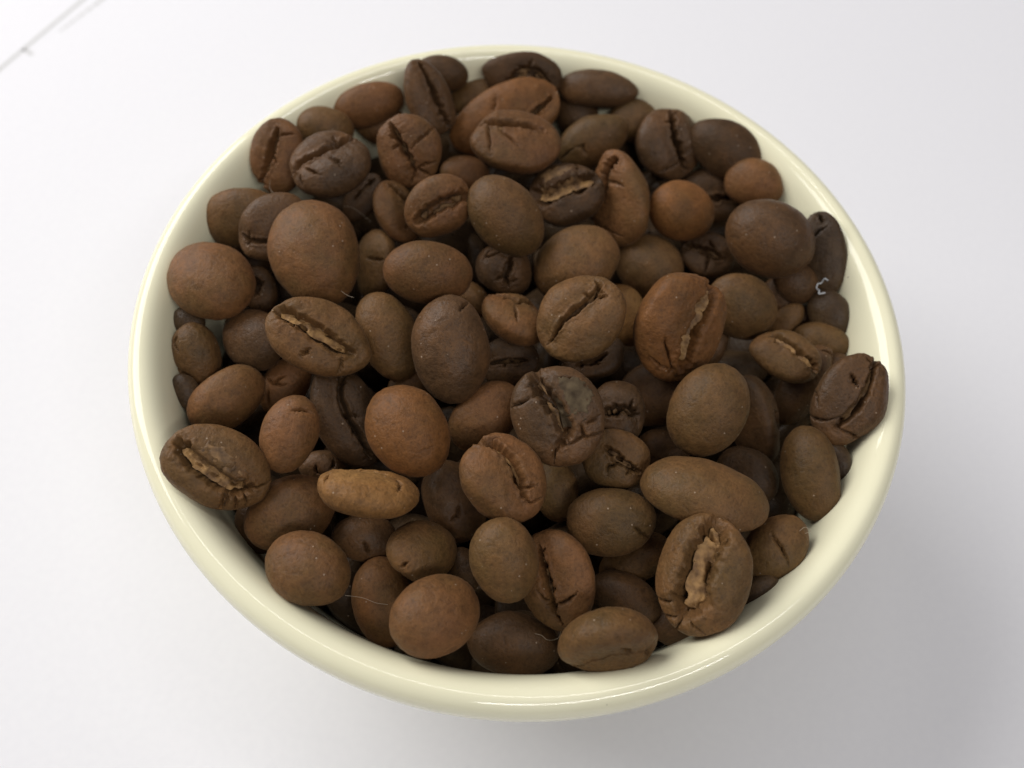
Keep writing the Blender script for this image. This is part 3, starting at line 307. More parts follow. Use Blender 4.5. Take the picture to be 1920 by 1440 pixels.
MASS = [[[-9.2,28.2,-22.6],[0.47,0.84,-0.21,-0.16]],[[2.6,25.5,-23.0],[-0.31,0.38,0.84,0.23]],[[18.2,8.6,-23.2],[-0.1,-0.62,-0.65,-0.43]],[[-12.9,-25.5,-27.4],[-0.06,0.18,0.87,0.46]],[[18.3,-4.8,-19.9],[-0.69,0.46,-0.4,-0.38]],[[29.2,-16.5,-21.1],[0.68,0.32,0.18,0.64]],[[32.6,-11.0,-19.2],[0.53,-0.34,-0.73,0.25]],[[-13.3,25.6,-27.2],[-0.6,-0.62,-0.38,0.34]],[[-25.7,-24.0,-16.1],[-0.37,0.26,0.49,-0.74]],[[-18.9,-10.5,-24.7],[-0.57,0.58,0.17,-0.56]],[[15.3,-11.5,-25.1],[0.46,-0.38,0.46,-0.65]],[[-33.4,4.2,-20.8],[-0.83,-0.52,0.21,-0.02]],[[2.6,1.5,-20.2],[0.64,0.36,-0.14,0.66]],[[15.1,23.5,-25.8],[-0.74,0.12,0.25,0.61]],[[-27.4,-3.3,-20.1],[-0.24,-0.93,-0.04,-0.26]],[[-1.6,-31.6,-23.9],[0.55,0.7,-0.24,-0.39]],[[-24.8,-10.1,-28.7],[0.35,0.8,-0.36,0.34]],[[27.6,-4.9,-27.9],[0.42,-0.18,-0.89,-0.05]],[[-9.6,33.2,-18.5],[-0.43,-0.23,0.86,0.16]],[[5.6,-31.1,-24.0],[-0.56,0.56,0.59,0.13]],[[9.8,-14.6,-20.0],[0.17,-0.02,0.45,-0.88]],[[33.6,-0.6,-21.0],[-0.36,0.09,-0.86,-0.34]],[[28.9,-10.9,-25.1],[-0.65,-0.13,-0.73,0.17]],[[21.6,24.3,-22.5],[0.38,-0.58,0.66,0.29]],[[13.4,2.7,-28.9],[0.51,0.09,-0.65,0.56]],[[-13.9,-21.6,-17.2],[-0.2,-0.42,0.11,-0.88]],[[-0.7,31.6,-24.0],[0.01,-0.4,-0.18,0.9]],[[3.8,-9.0,-20.9],[-0.43,-0.6,-0.3,0.61]],[[-20.2,28.8,-16.1],[-0.25,-0.76,-0.13,0.59]],[[-27.6,4.6,-27.9],[-0.04,0.81,-0.46,0.37]],[[28.8,18.7,-19.3],[0.31,0.66,0.5,0.47]],[[-29.8,10.7,-23.9],[-0.48,0.62,-0.46,0.42]],[[-5.7,7.7,-18.1],[0.63,0.49,-0.6,0.06]],[[25.6,16.7,-25.6],[0.08,0.4,-0.11,-0.91]],[[17.1,30.0,-18.7],[-0.15,-0.91,-0.26,0.28]],[[-18.2,27.3,-22.2],[-0.9,-0.03,0.26,0.35]],[[14.0,-23.3,-24.6],[-0.3,0.44,0.71,0.47]],[[7.1,7.1,-24.1],[-0.41,-0.73,0.01,-0.54]],[[22.1,-12.5,-26.0],[-0.22,0.05,0.93,0.29]],[[-16.1,12.8,-27.7],[0.02,0.29,0.88,-0.37]],[[30.0,6.8,-25.2],[0.62,-0.76,0.02,0.17]],[[-21.8,-16.6,-28.4],[-0.64,-0.0,0.65,0.41]],[[23.2,26.7,-15.6],[-0.02,0.99,0.12,-0.01]],[[-0.3,-2.7,-27.6],[0.54,0.54,0.55,0.35]],[[10.5,33.4,-16.9],[-0.48,0.27,0.6,0.58]],[[10.1,23.4,-30.0],[0.19,-0.89,-0.04,-0.41]],[[13.1,3.8,-22.3],[0.25,-0.85,-0.38,-0.26]],[[-2.9,25.0,-30.2],[0.5,0.49,0.6,0.37]],[[9.3,-26.8,-27.6],[-0.28,0.86,0.33,-0.25]],[[16.8,-30.4,-18.1],[0.22,0.23,0.45,-0.83]],[[22.3,3.2,-18.9],[0.69,0.48,-0.54,-0.06]],[[-22.5,12.8,-29.6],[-0.18,0.92,-0.23,0.26]],[[-4.9,-27.7,-27.8],[0.36,-0.5,0.69,0.37]],[[-13.2,22.1,-18.4],[0.16,-0.72,-0.19,0.64]],[[-19.8,19.0,-28.4],[0.31,-0.82,0.41,0.25]],[[6.5,29.0,-26.4],[0.55,0.81,-0.17,-0.09]],[[-30.6,-0.7,-25.5],[-0.2,-0.32,-0.51,0.78]],[[27.2,0.9,-28.6],[0.69,0.24,0.61,0.32]],[[-7.4,-31.0,-23.6],[0.3,-0.07,-0.88,0.37]],[[16.3,19.0,-30.3],[-0.77,-0.07,-0.58,0.26]],[[-26.1,-19.1,-22.8],[0.07,0.39,-0.51,0.77]],[[-5.6,28.9,-26.7],[0.46,0.58,0.67,0.09]],[[-17.4,-26.3,-24.1],[-0.74,-0.51,-0.36,0.25]],[[-22.6,1.5,-32.3],[-0.7,0.15,-0.54,0.45]],[[1.4,27.5,-28.3],[0.74,0.29,0.08,0.61]],[[21.3,16.5,-28.8],[0.02,-0.98,-0.17,0.14]],[[11.0,-31.6,-21.1],[-0.21,-0.45,0.37,0.78]],[[-33.7,-1.1,-20.7],[-0.77,0.31,0.25,-0.51]],[[15.0,-28.9,-22.6],[0.59,0.76,-0.25,-0.1]],[[11.7,27.2,-26.5],[0.84,0.5,-0.19,0.04]],[[-26.0,-14.7,-26.4],[0.32,0.13,0.52,0.78]],[[18.6,-23.9,-26.0],[0.29,0.77,-0.55,-0.11]],[[19.8,22.2,-26.5],[0.45,0.88,-0.16,-0.06]],[[15.4,28.3,-23.0],[0.47,-0.05,0.69,0.54]],[[6.1,32.5,-21.7],[-0.78,0.25,0.41,-0.41]],[[24.0,-6.8,-30.5],[0.67,-0.23,0.53,0.47]],[[25.8,23.4,-17.5],[0.31,-0.0,-0.94,-0.15]],[[14.6,-21.8,-29.3],[-0.3,-0.58,-0.36,-0.67]],[[-12.7,21.3,-30.5],[-0.23,0.85,0.23,0.42]],[[-12.4,-21.8,-30.3],[0.74,0.6,-0.29,-0.12]],[[-30.8,6.0,-24.3],[0.62,0.14,-0.63,0.45]],[[-18.8,-28.5,-20.1],[-0.52,-0.71,-0.46,0.06]],[[-8.3,24.8,-29.4],[-0.34,-0.2,-0.06,0.92]],[[-17.7,24.6,-26.0],[-0.18,-0.76,0.08,0.63]],[[24.1,20.7,-23.8],[-0.77,-0.17,-0.6,-0.13]],[[-28.2,19.3,-19.9],[0.15,0.37,-0.68,0.61]],[[30.4,1.6,-25.8],[-0.32,0.83,0.43,-0.16]],[[-26.7,0.5,-29.0],[-0.39,0.91,-0.08,-0.08]],[[-9.4,-28.4,-26.3],[0.62,0.18,-0.32,-0.69]],[[-8.8,-24.6,-29.5],[-0.41,0.63,-0.03,-0.66]],[[-6.2,32.4,-21.8],[-0.45,0.18,0.18,-0.86]],[[-16.0,-22.3,-28.4],[-0.07,-0.73,0.19,-0.66]],[[-23.7,5.5,-30.9],[-0.87,0.18,-0.41,-0.22]],[[-22.9,-20.9,-24.9],[0.12,0.79,0.47,0.38]],[[31.2,-15.1,-18.1],[-0.75,-0.36,0.55,-0.09]],[[-12.2,31.3,-21.0],[0.23,-0.67,-0.54,0.46]],[[31.0,-7.5,-23.6],[0.68,0.04,0.7,0.2]],[[2.2,33.2,-21.5],[0.97,0.24,-0.08,-0.01]],[[-15.7,-30.8,-18.7],[0.42,-0.83,-0.01,-0.35]],[[-25.1,-23.2,-20.0],[-0.16,0.35,0.54,0.75]],[[7.0,34.5,-16.2],[-0.9,-0.32,-0.26,0.15]],[[9.3,-30.2,-24.0],[-0.64,0.68,0.36,-0.04]],[[-20.8,27.3,-19.6],[-0.17,-0.37,0.69,0.6]],[[-21.5,22.3,-25.0],[-0.23,0.24,-0.61,-0.72]],[[-15.9,22.0,-28.6],[0.04,-0.41,0.38,-0.83]],[[18.2,-27.4,-22.1],[0.82,-0.54,0.19,-0.02]],[[-3.7,-33.1,-21.4],[-0.31,-0.62,0.32,-0.65]],[[15.9,-26.1,-25.6],[0.7,-0.18,0.16,0.67]],[[23.3,25.2,-19.3],[0.34,-0.2,-0.25,0.89]],[[14.0,31.4,-19.4],[-0.75,-0.24,0.59,-0.19]],[[-22.9,18.3,-26.8],[-0.26,0.15,0.92,0.23]],[[2.3,30.7,-25.2],[0.01,0.28,-0.48,0.83]],[[-31.1,2.5,-24.7],[0.56,-0.67,0.13,-0.47]],[[-15.9,26.9,-24.5],[-0.47,-0.48,-0.53,0.52]],[[26.3,-7.9,-28.4],[-0.57,-0.51,0.64,0.06]],[[-9.2,29.0,-25.8],[0.15,0.85,0.43,-0.25]],[[-15.1,-28.5,-23.0],[-0.75,-0.3,-0.53,0.26]],[[-34.5,2.1,-18.5],[-0.2,-0.62,-0.73,-0.17]],[[31.0,-10.6,-22.2],[-0.47,-0.43,0.57,-0.52]],[[-34.2,6.2,-18.0],[0.93,0.32,-0.13,-0.16]],[[-22.6,26.7,-16.8],[-0.15,-0.32,0.83,0.43]],[[-0.3,29.7,-26.5],[-0.65,-0.23,0.23,-0.69]],[[-24.2,22.9,-21.4],[-0.5,-0.28,-0.82,-0.01]],[[9.2,29.6,-24.9],[0.31,-0.66,-0.57,0.38]],[[8.3,26.9,-27.7],[0.32,0.84,-0.42,0.1]],[[8.2,-33.0,-20.3],[-0.4,-0.69,0.17,-0.58]],[[-9.3,31.6,-21.9],[0.3,-0.23,-0.29,0.88]],[[-6.9,22.5,-31.6],[0.45,0.44,-0.77,0.07]],[[-28.5,-14.8,-23.2],[-0.06,0.76,-0.61,0.22]],[[11.3,32.2,-20.1],[-0.12,-0.25,-0.65,-0.71]],[[29.3,-7.7,-26.0],[0.78,0.56,0.3,-0.06]],[[-16.1,-24.9,-26.5],[0.27,0.36,0.54,-0.71]],[[-32.6,1.4,-22.4],[0.64,-0.46,-0.2,-0.58]],[[34.7,-1.3,-17.8],[-0.18,-0.19,0.09,0.96]],[[13.4,23.9,-28.4],[-0.03,-0.79,0.24,-0.56]],[[-0.6,33.7,-20.8],[0.22,0.48,-0.4,-0.75]],[[8.6,33.1,-20.1],[-0.71,-0.65,-0.01,0.28]],[[31.6,-1.0,-23.9],[-0.14,0.67,-0.01,-0.73]],[[-22.9,-18.7,-26.6],[0.76,0.32,0.04,-0.56]],[[1.6,23.9,-31.3],[-0.36,-0.13,0.79,-0.48]],[[-18.2,29.2,-19.1],[-0.09,0.98,-0.08,0.15]],[[-25.0,-21.4,-22.0],[0.22,-0.54,0.07,0.81]],[[-23.5,-12.8,-28.9],[0.66,0.21,-0.41,-0.6]],[[19.4,24.3,-24.8],[0.02,-0.3,-0.72,-0.62]],[[16.6,-23.1,-27.5],[-0.17,-0.05,-0.59,-0.79]],[[-11.5,33.2,-16.4],[-0.36,0.66,-0.58,0.31]],[[-8.1,27.2,-27.6],[0.44,-0.84,0.01,0.33]],[[-20.6,25.7,-22.0],[-0.46,0.87,0.02,0.16]],[[3.7,34.2,-19.1],[0.29,-0.8,-0.47,-0.24]],[[-7.8,30.6,-24.0],[-0.73,0.13,0.63,-0.24]],[[14.6,27.0,-25.4],[-0.34,0.01,0.64,-0.69]],[[-29.4,7.1,-26.1],[0.11,0.72,-0.26,0.64]],[[19.2,29.2,-17.0],[0.63,0.34,0.2,-0.67]],[[8.4,-34.0,-16.7],[-0.03,0.02,-0.67,-0.74]],[[-16.0,-29.6,-20.9],[0.61,-0.24,0.7,0.29]],[[-32.1,4.1,-22.8],[0.03,-0.61,0.68,-0.4]],[[34.5,-3.7,-18.0],[0.06,-0.37,-0.92,0.04]],[[-20.5,-18.6,-28.2],[0.25,-0.26,0.43,-0.83]],[[30.2,-13.5,-21.7],[0.64,-0.01,0.77,0.01]],[[27.6,-9.3,-27.0],[0.69,0.3,0.13,0.65]],[[-19.4,16.5,-30.0],[0.22,0.22,0.7,-0.64]],[[-22.9,20.4,-25.5],[-0.85,0.03,0.3,-0.43]],[[10.6,-32.8,-18.8],[-0.52,0.44,-0.33,-0.65]],[[-13.5,23.6,-28.6],[-0.28,-0.66,-0.08,-0.69]],[[16.6,29.0,-21.1],[-0.13,0.03,0.16,-0.98]],[[16.5,21.3,-28.8],[-0.25,0.33,0.24,-0.88]],[[-27.6,6.9,-27.5],[0.18,0.09,-0.19,-0.96]],[[-17.4,-27.7,-22.3],[-0.52,-0.57,-0.11,0.62]],[[-30.1,4.3,-25.8],[0.86,-0.46,-0.2,-0.01]],[[33.5,-4.4,-20.6],[0.08,0.02,-0.37,0.93]],[[8.1,-31.6,-22.4],[0.01,-0.52,-0.47,0.71]],[[-12.0,32.5,-18.4],[0.58,0.32,0.45,-0.6]],[[31.7,-13.1,-19.5],[-0.64,0.11,-0.14,-0.75]],[[-14.8,-26.8,-25.5],[0.2,0.18,-0.4,-0.88]],[[10.8,-28.7,-25.5],[-0.36,-0.3,0.21,-0.86]],[[28.9,0.0,-27.1],[0.38,0.86,0.13,0.33]],[[-33.7,2.1,-20.7],[-0.54,-0.03,-0.81,0.24]],[[-29.3,2.2,-26.7],[-0.78,-0.61,-0.05,0.09]],[[32.2,-14.2,-16.3],[0.51,-0.37,-0.15,-0.76]],[[7.6,-25.9,-28.7],[0.34,-0.84,0.09,-0.42]],[[-15.7,24.9,-26.7],[-0.16,0.84,0.09,0.51]],[[-14.1,-23.2,-28.6],[-0.87,-0.14,0.45,-0.12]],[[17.2,-26.5,-24.0],[-0.52,0.8,0.29,-0.01]],[[-17.8,26.0,-24.2],[0.05,0.14,0.93,-0.35]],[[17.5,30.4,-16.7],[-0.24,0.22,0.34,-0.88]],[[12.7,29.5,-23.3],[-0.7,0.12,-0.09,0.7]],[[-25.8,5.0,-29.3],[-0.24,0.14,-0.92,0.26]],[[-9.9,30.0,-24.1],[-0.87,0.36,0.17,-0.3]],[[16.9,-29.6,-20.3],[-0.03,0.82,0.55,-0.13]],[[3.0,34.8,-17.0],[0.57,0.16,-0.78,-0.22]],[[11.5,21.8,-30.7],[0.44,-0.5,-0.73,-0.13]],[[-32.6,6.6,-21.4],[0.18,-0.9,-0.38,-0.13]],[[-23.3,22.1,-23.2],[0.0,0.77,0.63,-0.13]],[[-21.4,17.9,-28.0],[-0.07,0.2,0.91,-0.37]],[[-14.9,-31.7,-16.7],[-0.69,-0.58,0.13,0.41]],[[1.5,32.2,-23.1],[0.83,0.03,0.22,0.52]],[[-18.5,29.8,-16.5],[0.34,0.43,0.55,-0.63]],[[13.6,25.9,-26.8],[0.18,0.26,-0.89,0.34]],[[16.2,25.9,-25.6],[-0.56,0.03,0.8,0.22]],[[-21.5,19.9,-26.8],[0.32,-0.52,-0.68,0.4]],[[23.4,24.0,-21.1],[-0.05,-0.31,-0.52,0.8]],[[-10.7,32.4,-20.1],[-0.0,-0.43,-0.2,-0.88]],[[30.0,-9.1,-24.4],[-0.7,0.1,-0.43,-0.56]],[[-34.7,0.3,-17.9],[0.31,0.65,0.08,-0.69]],[[1.7,34.3,-19.6],[0.06,0.57,-0.28,0.77]],[[-11.2,33.8,-14.6],[0.17,-0.58,0.26,0.76]],[[-25.2,21.3,-21.9],[0.28,-0.1,-0.38,-0.87]],[[-18.5,-24.7,-25.0],[-0.71,0.0,0.65,-0.27]],[[-26.1,19.7,-22.3],[0.86,0.15,-0.41,0.27]],[[32.5,1.4,-22.6],[0.73,0.6,-0.16,-0.28]],[[18.3,28.8,-20.1],[-0.29,-0.36,-0.85,0.23]],[[14.4,29.5,-22.0],[-0.08,0.75,0.08,-0.65]],[[-8.6,32.9,-20.3],[0.63,0.42,-0.26,-0.6]],[[-19.6,27.4,-20.9],[-0.47,0.63,-0.57,-0.25]],[[-11.4,30.4,-22.7],[0.14,-0.55,-0.81,0.13]],[[-22.1,-22.6,-24.0],[-0.42,0.75,0.44,-0.26]],[[-27.7,2.1,-28.1],[-0.74,-0.35,-0.18,-0.55]],[[27.9,-6.7,-27.3],[0.12,0.99,-0.09,-0.04]],[[-0.1,26.9,-28.8],[0.33,0.86,0.39,-0.09]],[[34.1,-2.6,-20.0],[-0.48,0.62,-0.62,0.03]],[[31.4,0.9,-24.3],[-0.67,-0.06,-0.23,0.71]],[[-16.4,28.1,-22.5],[0.4,-0.19,-0.78,-0.45]],[[13.9,-24.5,-27.7],[0.13,-0.65,0.36,-0.66]],[[32.4,-9.9,-20.5],[-0.3,0.67,0.46,0.5]],[[-21.2,27.8,-17.1],[0.43,0.6,0.09,-0.66]],[[31.7,-11.8,-20.7],[-0.3,0.44,-0.57,-0.62]],[[33.2,-10.2,-17.8],[-0.29,-0.69,0.65,0.12]],[[-34.2,4.5,-18.9],[-0.15,-0.5,-0.59,-0.61]],[[-19.9,28.5,-18.0],[-0.31,0.58,0.7,0.29]],[[-14.5,-30.8,-20.3],[0.34,0.37,-0.05,-0.86]],[[4.0,33.4,-20.9],[-0.09,0.72,-0.06,0.69]],[[-16.4,30.1,-19.8],[0.76,-0.57,-0.08,-0.3]],[[-24.3,-20.0,-24.2],[0.63,0.16,-0.23,0.73]],[[-25.9,-23.1,-18.0],[0.38,0.46,0.68,-0.44]],[[-31.1,4.1,-24.3],[0.49,-0.33,0.78,0.22]],[[30.0,-11.7,-23.1],[0.46,-0.26,0.39,-0.75]],[[32.1,-13.3,-17.7],[0.84,0.33,-0.27,-0.34]],[[-8.9,-10.6,-32.7],[0.68,0.02,0.58,0.44]],[[2.7,10.0,-28.4],[-0.9,0.09,0.14,-0.4]],[[-6.5,-13.2,-23.7],[0.12,0.39,-0.91,-0.03]],[[-4.2,1.5,-33.8],[-0.57,-0.4,-0.72,-0.04]],[[-11.5,-15.4,-28.6],[-0.16,0.22,0.94,-0.22]],[[13.9,7.0,-33.6],[0.22,0.61,-0.29,-0.7]],[[7.7,7.2,-33.3],[-0.64,-0.45,-0.01,-0.62]],[[-2.5,-17.2,-26.7],[0.83,0.2,-0.45,-0.24]],[[-14.7,3.3,-31.5],[-0.76,-0.48,-0.41,-0.18]],[[8.5,13.2,-26.3],[-0.24,0.63,-0.04,0.74]],[[19.0,10.5,-32.3],[0.08,0.38,-0.66,-0.64]],[[7.7,0.5,-32.8],[0.81,-0.55,0.19,-0.08]],[[-12.5,-9.9,-25.3],[-0.04,-0.38,0.92,0.08]],[[-3.1,12.6,-33.7],[0.5,0.73,-0.12,-0.45]],[[-3.8,-7.0,-32.3],[-0.25,-0.11,-0.19,-0.94]],[[-10.0,-0.8,-31.7],[0.7,-0.2,0.61,-0.32]],[[-16.4,-6.0,-30.3],[0.41,-0.91,0.0,0.1]],[[1.4,2.9,-30.6],[-0.41,-0.39,-0.82,-0.03]],[[20.6,10.4,-16.2],[-0.83,0.19,-0.43,0.3]],[[5.9,-1.7,-25.3],[0.11,-0.8,-0.34,-0.48]],[[1.0,17.7,-33.4],[-0.4,-0.82,-0.18,-0.35]],[[1.5,-13.6,-33.7],[-0.14,0.88,0.33,0.31]],[[16.5,-3.1,-28.9],[0.79,-0.52,-0.01,-0.32]],[[-8.5,11.8,-29.4],[0.87,-0.37,0.25,0.23]],[[-12.9,14.6,-21.5],[-0.6,-0.47,0.62,0.21]],[[-13.2,0.5,-18.0],[0.17,-0.48,-0.78,0.36]],[[-10.8,7.6,-22.8],[-0.08,-0.33,-0.92,0.22]],[[31.1,12.0,-12.4],[0.1,0.85,0.27,-0.45]],[[3.0,-20.0,-32.1],[-0.23,-0.34,0.06,0.91]],[[-3.7,4.1,-24.7],[-0.97,-0.03,0.23,0.1]],[[18.9,17.5,-21.2],[0.44,-0.47,0.53,0.56]],[[-14.6,-18.7,-23.4],[-0.01,-0.6,0.79,-0.07]],[[14.8,-15.4,-31.5],[-0.22,-0.85,0.04,-0.48]],[[8.7,-15.5,-33.1],[-0.69,0.15,-0.59,-0.39]],[[6.7,-24.8,-22.0],[0.25,0.59,-0.55,-0.53]],[[20.7,1.5,-32.7],[-0.48,0.05,-0.17,-0.86]],[[-20.2,-16.7,-15.0],[0.82,0.01,-0.57,0.05]],[[-5.2,-6.8,-26.1],[-0.59,0.3,0.75,0.1]],[[23.4,-25.2,-12.3],[0.1,-0.64,0.58,0.5]],[[22.4,-6.8,-15.3],[0.44,-0.76,0.05,0.48]],[[13.2,-4.2,-23.4],[-0.41,0.58,0.1,0.7]],[[-7.1,-16.7,-33.5],[0.62,0.53,-0.18,0.55]],[[15.4,-8.4,-32.5],[-0.03,-0.85,0.47,0.23]],[[-14.5,9.5,-33.6],[0.91,-0.39,0.06,-0.15]],[[5.2,20.0,-25.9],[0.6,0.46,-0.65,0.04]],[[8.1,-9.6,-12.3],[-0.08,0.42,-0.53,-0.74]],[[25.8,12.6,-20.4],[0.35,0.72,-0.2,0.57]],[[18.2,-0.9,-12.2],[-0.57,-0.13,0.78,0.21]],[[-3.5,25.2,-19.9],[0.28,-0.53,0.01,0.8]],[[-24.6,3.2,-21.0],[-0.11,0.81,-0.14,0.55]],[[-18.2,3.0,-26.1],[-0.05,-0.7,-0.56,-0.44]],[[1.7,-25.3,-25.7],[-0.53,0.11,-0.08,0.84]],[[4.0,-5.6,-31.7],[0.92,0.09,-0.17,0.33]],[[6.2,-3.8,-17.9],[-0.85,0.23,0.47,-0.04]],[[10.7,7.2,-15.3],[0.03,-0.52,0.66,0.54]],[[-2.1,12.3,-22.5],[0.07,0.47,0.87,-0.13]],[[-7.0,7.4,-33.5],[0.67,0.65,0.35,0.05]],[[13.0,12.7,-31.3],[0.84,0.51,0.13,-0.11]],[[-15.7,-12.8,-33.3],[-0.73,-0.28,0.58,-0.22]]]
FIBRES = [
    [[[-33.71,15.75,-1.29],[-33.86,15.3,-2.21],[-32.99,14.23,-2.11],[-29.9,10.94,1.44],[-29.89,14.02,-2.24]],0.02,"F","fine pale curled fibre across the top of the biggest smooth bean"],
    [[[-25.6,17.93,-7.69],[-24.46,17.87,-7.67],[-23.29,17.4,-8.05],[-21.7,16.43,-8.52]],0.02,"F","straight pale fibre in the gap beside the small dark flaky bean"],
    [[[-21.18,-0.99,0.57],[-20.66,-1.28,0.42],[-20.15,-1.45,0.32],[-19.66,-1.53,0.28]],0.02,"F","short pale fibre on the lower edge of the biggest smooth bean"],
    [[[-15.24,-34.0,-6.15],[-13.42,-34.02,-6.29],[-11.94,-34.41,-6.19],[-10.74,-34.4,-6.39]],0.02,"F","long thin fibre over the shaded bean behind the nearest front bean"],
    [[[37.37,10.59,-2.79],[36.91,10.76,-2.75],[36.72,10.49,-3.31],[36.17,10.13,-3.15],[36.1,9.64,-3.41],[36.34,9.19,-3.23],[36.18,8.65,-3.13],[36.85,8.6,-2.71]],0.075,"W","white curled lint caught between the wall and the small tucked purple bean"],
    [[[4.77,-35.68,-6.51],[5.48,-35.74,-6.69],[6.04,-36.07,-6.86],[6.77,-35.95,-7.28],[7.3,-35.71,-6.67],[7.27,-35.24,-4.93]],0.02,"F","curly pale fibre on top of the purple bean sunk behind the front rim"],
    [[[30.7,-23.79,-0.07],[31.5,-23.15,-0.53],[31.93,-23.64,-0.12],[31.36,-23.92,-0.27]],0.02,"F","tangled pale fibre by the rim below the smooth olive oval bean"],
]

# ------------------------------------------------------------------ helpers
def link(o):
    scene.collection.objects.link(o)
    return o


def tag(o, label=None, cat=None, group=None, kind=None):
    if label: o['label'] = label
    if cat: o['category'] = cat
    if group: o['group'] = group
    if kind: o['kind'] = kind
    return o


def mesh_obj(name, verts, faces, mat, parent=None, smooth=True):
    """faces: (n,4) or (n,3) index array"""
    me = bpy.data.meshes.new(name)
    v = np.ascontiguousarray(np.asarray(verts, dtype=np.float32) * MM)
    f = np.ascontiguousarray(np.asarray(faces, dtype=np.int32))
    k = f.shape[1]
    me.vertices.add(len(v)); me.vertices.foreach_set('co', v.ravel())
    me.loops.add(f.size); me.loops.foreach_set('vertex_index', f.ravel())
    me.polygons.add(len(f))
    me.polygons.foreach_set('loop_start', np.arange(0, f.size, k, dtype=np.int32))
    me.polygons.foreach_set('use_smooth', np.full(len(f), smooth, dtype=bool))
    me.update(calc_edges=True)
    me.validate()
    me.materials.append(mat)
    o = bpy.data.objects.new(name, me)
    if parent is not None: o.parent = parent
    return link(o)


_pr = np.random.default_rng(77)
_PERM = _pr.permutation(512)
_GRAD = _pr.normal(size=(512, 3)); _GRAD /= np.linalg.norm(_GRAD, axis=1)[:, None]


def noise(p):
    """gradient noise, p (n,3) -> about -1..1"""
    p = np.asarray(p, dtype=float)
    i = np.floor(p).astype(int); f = p - i
    w = f * f * f * (f * (f * 6 - 15) + 10)
    out = 0
    for dx in (0, 1):
        for dy in (0, 1):
            for dz in (0, 1):
                h = _PERM[(_PERM[(_PERM[(i[:, 0] + dx) & 511] + i[:, 1] + dy) & 511] + i[:, 2] + dz) & 511]
                g = (_GRAD[h] * (f - (dx, dy, dz))).sum(1)
                ww = (w[:, 0] if dx else 1 - w[:, 0]) * (w[:, 1] if dy else 1 - w[:, 1]) * (w[:, 2] if dz else 1 - w[:, 2])
                out = out + g * ww
    return out * 1.6


# ------------------------------------------------------------------ materials
def new_mat(name):
    mt = bpy.data.materials.new(name); mt.use_nodes = True
    nt = mt.node_tree
    return mt, nt, nt.nodes['Principled BSDF']


def N(nt, kind, **kw):
    n = nt.nodes.new(kind)
    for k, v in kw.items():
        if k in n.inputs: n.inputs[k].default_value = v
        else: setattr(n, k, v)
    return n


def ramp(nt, stops, interp='LINEAR'):
    n = nt.nodes.new('ShaderNodeValToRGB')
    n.color_ramp.interpolation = interp
    e = n.color_ramp.elements
    while len(e) < len(stops): e.new(0.5)
    for q, (pos, c) in zip(e, stops):
        q.position = pos; q.color = (*c, 1) if len(c) == 3 else c
    return n


